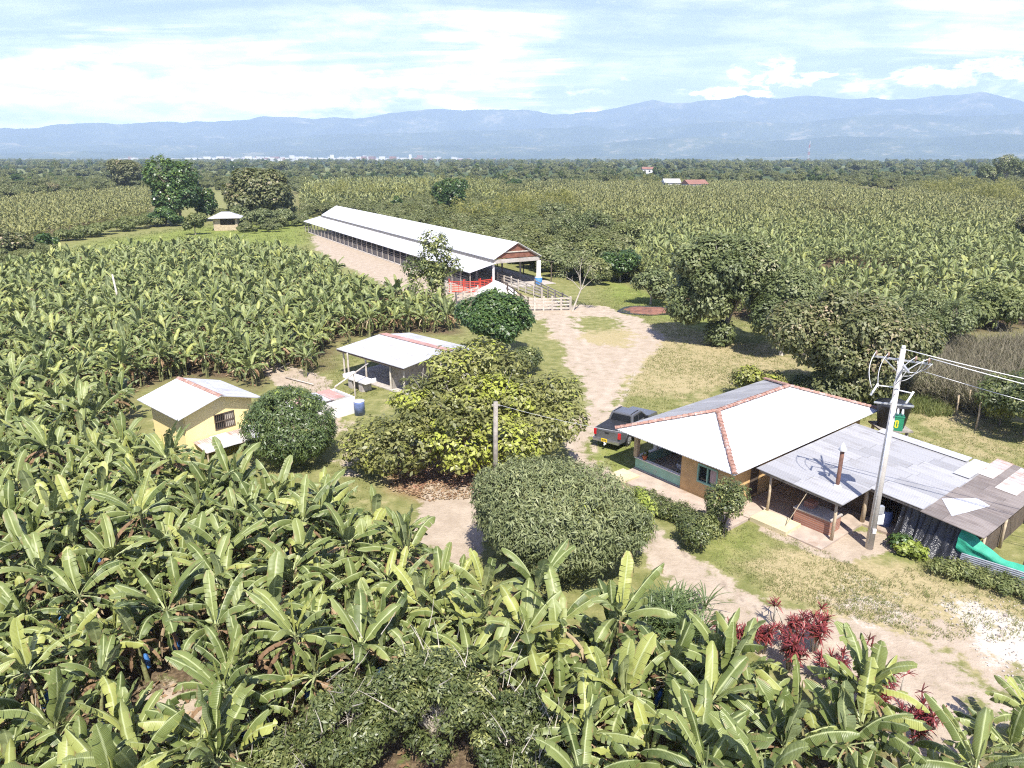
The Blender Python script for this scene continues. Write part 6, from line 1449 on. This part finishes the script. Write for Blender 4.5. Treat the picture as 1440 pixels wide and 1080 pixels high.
# ------------------------------------------------------------------ banana plantations
def region(p, px, py):
    if px > 1290 and py > 900: return 'in the bottom right corner'
    if px > 980 and py > 860: return 'below the crimson plants'
    if px > 700 and py > 800: return 'below the bushy mango'
    if px > 480 and py < 560: return 'behind the open shed'
    if px > 560: return 'left of the bushy mango'
    if py > 930 and px < 400: return 'around the bottom left gap'
    if py < 560 and px > 190: return 'behind the yellow hut'
    if py < 640 and px <= 190: return 'left of the yellow hut'
    if py < 790 and px > 190: return 'in front of the yellow hut'
    if px < 300: return 'along the left edge'
    return 'left of the twiggy shrub'
NTH = ['first', 'second', 'third', 'fourth', 'fifth', 'sixth', 'seventh', 'eighth', 'ninth', 'tenth', 'eleventh', 'twelfth', 'thirteenth', 'fourteenth']
def name_plants(items):
    """items: (index, region, px, py, bag) -> label per index: lines counted from the viewer, plants from the left"""
    out = {}
    for rg in sorted({i[1] for i in items}):
        L = sorted([i for i in items if i[1] == rg], key=lambda i: -i[3]); nl = max(1, round(len(L) / 8)); sz = math.ceil(len(L) / nl)
        for li in range(nl):
            for n, it in enumerate(sorted(L[li * sz:(li + 1) * sz], key=lambda i: i[2])):
                ln = 'front line' if li == 0 else NTH[li] + ' line'
                out[it[0]] = f"{NTH[n]} banana plant from left in {ln} {rg}"
    return out
PN = scatter(PLANT_N, 1.24, 1, rot=.5, jit=.5); PL = scatter(PLANT_L, 1.26, 2, rot=.5, jit=.5); PN = PN[~((np.abs(PN[:, 0] + 3.0) < 4.3) & (PN[:, 1] < 18.4))]; PE = scatter(PLANT_E, 1.4, 3, rot=.2)
def excl(P, px, r_):
    c = G(*px); return P[np.hypot(P[:, 0] - c.x, P[:, 1] - c.y) > r_]
for px, r_ in (((235, 1010), 1.7), ((560, 1075), 2.2), ((640, 1060), 1.5), ((255, 1075), 1.4), ((60, 1075), .8)): PN = excl(PN, px, r_)
PN = PN[PN[:, 1] > 13.2]; PL = PL[in_view(PL, 3, 140, 60)]; PN = PN[in_view(PN, 3.2, 180, 170)]
EXTRA = np.array([G(430, 530)[:2], G(338, 536)[:2], G(492, 484)[:2], G(520, 476)[:2]])
ALL = np.concatenate([PN, PE[in_view(PE, 3.2, 60, 170)], EXTRA, PL]); d_ = np.hypot(ALL[:, 0], ALL[:, 1]); ALL = ALL[np.argsort(d_ + 500 * ~in_view(ALL, 2.6, 25, 45))]
NI = 300
SPECIAL = {}
rb = random.Random(77)
protos = []
def banana_plant(k, variant, parent_loc, rz, s_, label, group, bagged):
    if variant >= len(protos) or protos[variant] is None: pass
    src = protos[variant]; root = copy_tree(src) if src.get('used') else src
    src['used'] = 1
    if 'used' in root: pass
    root.location = parent_loc; root.rotation_euler = (rb.gauss(0, .13), rb.gauss(0, .13), rz); root.scale = (s_, s_, s_)
    root['label'] = label; root['group'] = group
    if bagged:
        b = link('fruit_bag', BAG, None, root); a = rb.uniform(-2.6, -.5); b.location = (.30 * math.cos(a), .30 * math.sin(a), 1.75 + rb.uniform(-.2, .3))
    return root
for v, (cm, dm, sm) in enumerate(BAN):
    root = empty('banana_plant', (0, 0, 0)); tag(root, '-', 'banana plant', '-'); link('crown', cm, None, root); link('dead_leaf', dm, None, root); link('stem', sm, None, root); protos.append(root)
roots = []; ITEMS = []
for k, p in enumerate(ALL[:NI]):
    qx, qy, _ = px_of(p[0], p[1], 2.0); v = k % len(BAN) if k < len(BAN) else rb.randrange(len(BAN))
    bag = rb.random() < .17; lb = '-'; ITEMS.append((k, region(p, qx, qy), qx, qy, bag))
    roots.append(banana_plant(k, v, (p[0], p[1], 0), rb.uniform(0, 6.28), rb.uniform(.50, .80), lb, 'banana plants near the viewer', bag))
LBL = name_plants(ITEMS)
for k, r_ in enumerate(roots): r_['label'] = LBL[k]
for r_ in protos:
    if 'used' in r_: del r_['used']
for r_ in roots:
    if 'used' in r_: del r_['used']
VAR = [[c for c in pr.children if not c.name.startswith('fruit')] for pr in protos]
CROWN = [[c for c in pr.children if c.name.startswith('crown')] for pr in protos]
gn_field('banana_field', ALL[NI:], VAR, (.42, .74), 5)
FR = scatter(FIELD_R, 1.5, 7, rot=.15, jit=.5); FR = FR[sdf(FR, poly_w([(1200, 272), (1265, 275), (1262, 262), (1205, 262)])) > 0]; FR = FR[in_view(FR, 3, 60, 60)]
FR = FR[(fbm(FR[:, 0], FR[:, 1], 22, 61) > .30) & (np.abs(((FR[:, 0] * .35 + FR[:, 1]) % 74) - 37) > 1.6)]
def tone_r(P):
    d = P[:, 1]; return np.clip((d - 130) / 110, .12, 1) * 1.0 * np.clip(.55 + fbm(P[:, 0], P[:, 1], 60, 31), 0, 1)
gn_field('far_right_banana_field', FR, CROWN, (.38, .70), 6, tone=tone_r(FR))
FL = scatter(FIELD_L, 1.9, 8, rot=.1); FL = FL[in_view(FL, 3, 60, 60)]
gn_field('far_left_crop_field', FL, CROWN, (.42, .62), 7, tone=.95)
FM = scatter(FIELD_M, 2.3, 9, rot=.1); FM = FM[in_view(FM, 3, 60, 60)]
gn_field('middle_banana_field', FM, CROWN, (.6, 1.0), 8, tone=.6)

# ------------------------------------------------------------------ dry cane, far woods, bamboo, ground cover
def blades(name, P, n_per, L, W, mat, seed, e_lo=R(50), e_hi=R(88), bend=R(70), r_=.3, tone=.5, z0=0.0, seg=3, tv=.3):
    rng = np.random.default_rng(seed); m = len(P) * n_per
    c = np.repeat(P, n_per, 0); az = rng.uniform(0, 6.283, m); e = rng.uniform(e_lo, e_hi, m); l_ = L * rng.uniform(.5, 1.2, m); bd = bend * rng.uniform(.3, 1.3, m)
    a2 = rng.uniform(0, 6.283, m); rr = r_ * np.sqrt(rng.random(m)); p = np.stack([c[:, 0] + rr * np.cos(a2), c[:, 1] + rr * np.sin(a2), np.full(m, z0)], 1)
    V = np.empty((m, seg + 1, 2, 3)); ca, sa = np.cos(az), np.sin(az); ph = rng.uniform(0, 3.14, m); s_ = np.stack([np.cos(ph), np.sin(ph), np.zeros(m)], 1)
    for k in range(seg + 1):
        f = k / seg; w_ = W * (1 - f) ** .7 + .0015; V[:, k, 0] = p + s_ * w_; V[:, k, 1] = p - s_ * w_
        p = p + np.stack([ca * np.cos(e), sa * np.cos(e), np.sin(e)], 1) * (l_ / seg)[:, None]; e = e - bd / seg
    b = np.arange(m)[:, None] * (seg + 1) * 2 + np.arange(seg)[None, :] * 2
    F = np.stack([b, b + 1, b + 3, b + 2], -1).reshape(-1, 4); pt = np.clip(tone + rng.normal(0, tv * .5, len(P)), 0, 1)
    T = np.repeat(np.clip(np.repeat(pt, n_per) + rng.normal(0, tv * .5, m), 0, 1), (seg + 1) * 2)
    return tag(link(name, npmesh(name, V.reshape(-1, 3), F, dict(tone=T)), M[mat]), kind='stuff')
blades('dry_cane', scatter([(1232, 548), (1270, 556), (1335, 572), (1385, 590), (1445, 560), (1500, 540), (1500, 498), (1440, 490), (1330, 500), (1280, 505)], .55, 31), 34, 2.5, .035, 'drycane', 32, tone=.42, r_=.35, seg=4)
blades('tall_weeds', scatter([(1208, 560), (1300, 562), (1340, 575), (1330, 590), (1240, 575), (1200, 572)], .45, 33), 26, .75, .022, 'grassblade', 34, tone=.35, r_=.28)
# grass over the meadow, thin where the soil is bare or driven over
def meadow():
    rng = np.random.default_rng(41)
    zones = [([(765, 470), (770, 440), (850, 400), (1000, 430), (1130, 500), (1250, 560), (1460, 600), (1460, 690), (1300, 640), (1180, 575), (1000, 560), (860, 660), (820, 640), (840, 600), (880, 530), (850, 440)], .36, 5),
             ([(985, 750), (1100, 730), (1200, 790), (1300, 760), (1450, 810), (1450, 900), (1330, 900), (1240, 895), (1090, 850), (1000, 805)], .21, 7),
             ([(440, 600), (500, 600), (520, 690), (560, 740), (430, 740), (470, 650)], .38, 6), ([(380, 500), (470, 500), (630, 500), (520, 560), (430, 560)], .5, 5),
             ([(0, 375), (150, 335), (270, 318), (440, 300), (440, 360), (330, 350), (230, 352), (0, 400)], 1.6, 5),
             ([(150, 930), (320, 930), (360, 1080), (120, 1090)], .32, 6), ([(420, 320), (560, 370), (780, 440), (740, 460), (560, 410)], 1.0, 5)]
    road = [poly_w(ROAD_UP), poly_w(ROAD_LOW)]; out = []
    for z, sp, _ in zones:
        P = scatter(z, sp, 43, rot=.3, jit=.6); keep = np.ones(len(P), bool)
        for r_ in road: keep &= sdf(P, r_) > .1
        Q = (P - np.array(HB[:2])) @ np.array([[U2.x, W2.x], [U2.y, W2.y]])
        keep &= ~((Q[:, 0] > -1.2) & (Q[:, 0] < 15) & (Q[:, 1] > -8) & (Q[:, 1] < .8)) & ~((Q[:, 0] > .9) & (Q[:, 0] < 13) & (Q[:, 1] > 0) & (Q[:, 1] < 7.6))
        keep &= rng.random(len(P)) < np.clip((fbm(P[:, 0], P[:, 1], 4.5, 6) - .34) * 4, .38, 1)
        out.append(P[keep])
    return out
ME = meadow()
blades('meadow_grass', np.concatenate([ME[0], ME[3]]), 12, .16, .016, 'grassblade', 44, tone=.6, r_=.3, seg=2)
blades('yard_grass', np.concatenate([ME[1], ME[2], ME[5]]), 14, .15, .011, 'grassblade', 45, tone=.66, r_=.2, seg=2)
blades('far_strip_grass', np.concatenate([ME[4]]), 12, .35, .05, 'grassblade', 46, tone=.35, r_=.9, seg=2)
def litter():
    rng = np.random.default_rng(51); Z = [([(545, 640), (600, 620), (720, 640), (700, 700), (600, 705), (550, 690)], 5200), (PLANT_N, 5200), (PLANT_L[:12], 1500)]
    C = []
    for poly, n in Z:
        P = poly_w(poly); lo, hi = np.maximum(P.min(0), [-45, 14]), np.minimum(P.max(0), [45, 60]); Q = rng.uniform(lo, hi, (n * 3, 2)); Q = Q[sdf(Q, P) < 0][:n]; Q = Q[in_view(Q, 0, 20, 60)]; C.append(Q)
    c = np.concatenate(C); m = len(c); big = np.concatenate([np.full(len(q), s_) for q, s_ in zip(C, (.16, .22, .22))])
    a = rng.uniform(0, 6.283, m); ax = np.stack([np.cos(a), np.sin(a), rng.normal(0, .25, m)], 1); sd = np.stack([-np.sin(a), np.cos(a), rng.normal(0, .3, m)], 1)
    p = np.concatenate([c, rng.uniform(.03, .12, (m, 1))], 1); l_ = (big * rng.uniform(.6, 1.3, m))[:, None]; V = np.empty((m * 4, 3)); V[0::4] = p; V[1::4] = p + ax * l_ * .5 + sd * l_ * .3; V[2::4] = p + ax * l_; V[3::4] = p + ax * l_ * .5 - sd * l_ * .3
    tag(link('fallen_leaves', npmesh('fallen_leaves', V, np.arange(m * 4).reshape(m, 4), dict(tone=np.repeat(rng.random(m), 4))), M['litter']), kind='stuff')
litter()
def stones():
    rng = np.random.default_rng(61); P = poly_w([(1330, 838), (1450, 850), (1450, 970), (1395, 945), (1350, 880)]); Q = rng.uniform(P.min(0), P.max(0), (900, 2)); Q = Q[sdf(Q, P) < .3][:260]; mb = MB()
    for q in Q:
        s_ = rng.uniform(.015, .05) * (2.6 if rng.random() < .06 else 1); mb.box((q[0], q[1], s_ * .2), (s_ * rng.uniform(1, 1.8), s_ * rng.uniform(.8, 1.4), s_ * rng.uniform(.5, .9)), rng.uniform(0, 3))
    o = mb.build('gravel', M['concrete']); tag(o, kind='stuff')
stones()
# woods far away: copies of the background crowns on points
def woods():
    rng = np.random.default_rng(71)
    src = [[cr] for cr, w_ in (FT[6], FT[7], FT[9], FT[8], FT[10], FT[16])]; wd = []
    def band(px0, px1, y0, y1, n, name, sc, seed, tone=.0, clump=0.0, srcs=None):
        px = rng.uniform(px0, px1, n * 3); d0, d1 = G(720, y0).y, G(720, y1).y; Y = d0 + (d1 - d0) * rng.random(n * 3)
        k = CAM_H; X = (px - 720) / FPX * (Y * CP + CAM_H * SP); P = np.stack([X, Y], 1)
        if clump: P = P[fbm(P[:, 0], P[:, 1], clump, seed) > .50]
        gn_field(name, P[:n], srcs or src, sc, seed, tone=tone, z=rng.uniform(-1.5, 0, len(P[:n])))
    band(-60, 1500, 250, 243, 420, 'far_woodland', (.9, 1.7), 72, .3)
    band(-60, 1500, 243, 234, 900, 'distant_woodland', (.9, 2.6), 73, .25)
    band(-80, 1520, 234, 227.5, 2600, 'horizon_woodland', (.9, 2.9), 74, .2, clump=260)
    band(700, 1500, 262, 250, 330, 'right_tree_line', (.7, 1.5), 75, .3)
    band(-60, 300, 262, 248, 170, 'left_tree_line', (.7, 1.4), 76, .3)
    band(395, 720, 264, 250, 150, 'middle_tree_line', (.6, 1.2), 77, .35)
woods()
def bamboo():
    rng = np.random.default_rng(81); spots = []
    for (x0, y0, x1, y1, n) in ((690, 303, 800, 300, 34), (640, 318, 760, 318, 20), (1290, 272, 1450, 292, 60), (1330, 268, 1450, 275, 40), (430, 285, 600, 285, 40), (600, 290, 700, 285, 22), (455, 272, 700, 268, 40), (860, 262, 1010, 262, 14)):
        for i in range(n):
            f = rng.random(); q = G(x0 + (x1 - x0) * f, y0 + (y1 - y0) * f + rng.uniform(-4, 4)); spots.append((q.x, q.y))
    L = []
    for (x, y) in spots: r_ = rng.uniform(1.6, 3.2); L.append((x, y, rng.uniform(2.4, 4.6), r_ * 1.2, r_ * 1.2, rng.uniform(2.6, 4.4)))
    V, F, t = leaf_cloud(rng, L, 6800, 9, .9, .9, .10, zmin=.3, droop=.5, tone_blob=.14, up=.2, cull=.5)
    tag(link('bamboo_thicket', npmesh('bamboo_thicket', V, F, dict(tone=t)), M['bamboo']), kind='stuff')
bamboo()
def thicket():
    src = [[FT[i][0]] for i in (6, 7, 8, 9)]; n = 0
    for name, poly, sp, sc, tn in (('undergrowth', [(430, 305), (500, 308), (650, 350), (775, 388), (840, 402), (900, 402), (870, 340), (800, 305), (700, 288), (560, 278), (430, 283)], 3.0, (.35, .85), .35),
                          ('undergrowth', [(-60, 290), (212, 268), (425, 272), (430, 256), (-60, 256)], 9, (.5, 1.1), .3), ('undergrowth', [(560, 292), (700, 292), (800, 262), (560, 262)], 7, (.45, .9), .5),
                          ('undergrowth', [(1180, 266), (1460, 280), (1460, 256), (1180, 256)], 10, (.6, 1.1), .5), ('undergrowth', [(300, 305), (430, 302), (440, 322), (340, 330)], 4, (.25, .6), .2),
                          ('undergrowth', [(-60, 395), (0, 365), (70, 352), (90, 366), (30, 390)], 2.6, (.25, .45), .3)):
        P = scatter(poly, sp, 90 + n, rot=.4, jit=.6); n += 1
        q2 = (P - np.array(BA[:2])) @ np.array([[BL.x, BW.x], [BL.y, BW.y]]); P = P[~((q2[:, 0] > -12) & (q2[:, 0] < 99) & (q2[:, 1] > -9) & (q2[:, 1] < 13))]
        gn_field(name, P, src, sc, 95 + n, tone=tn)
thicket()
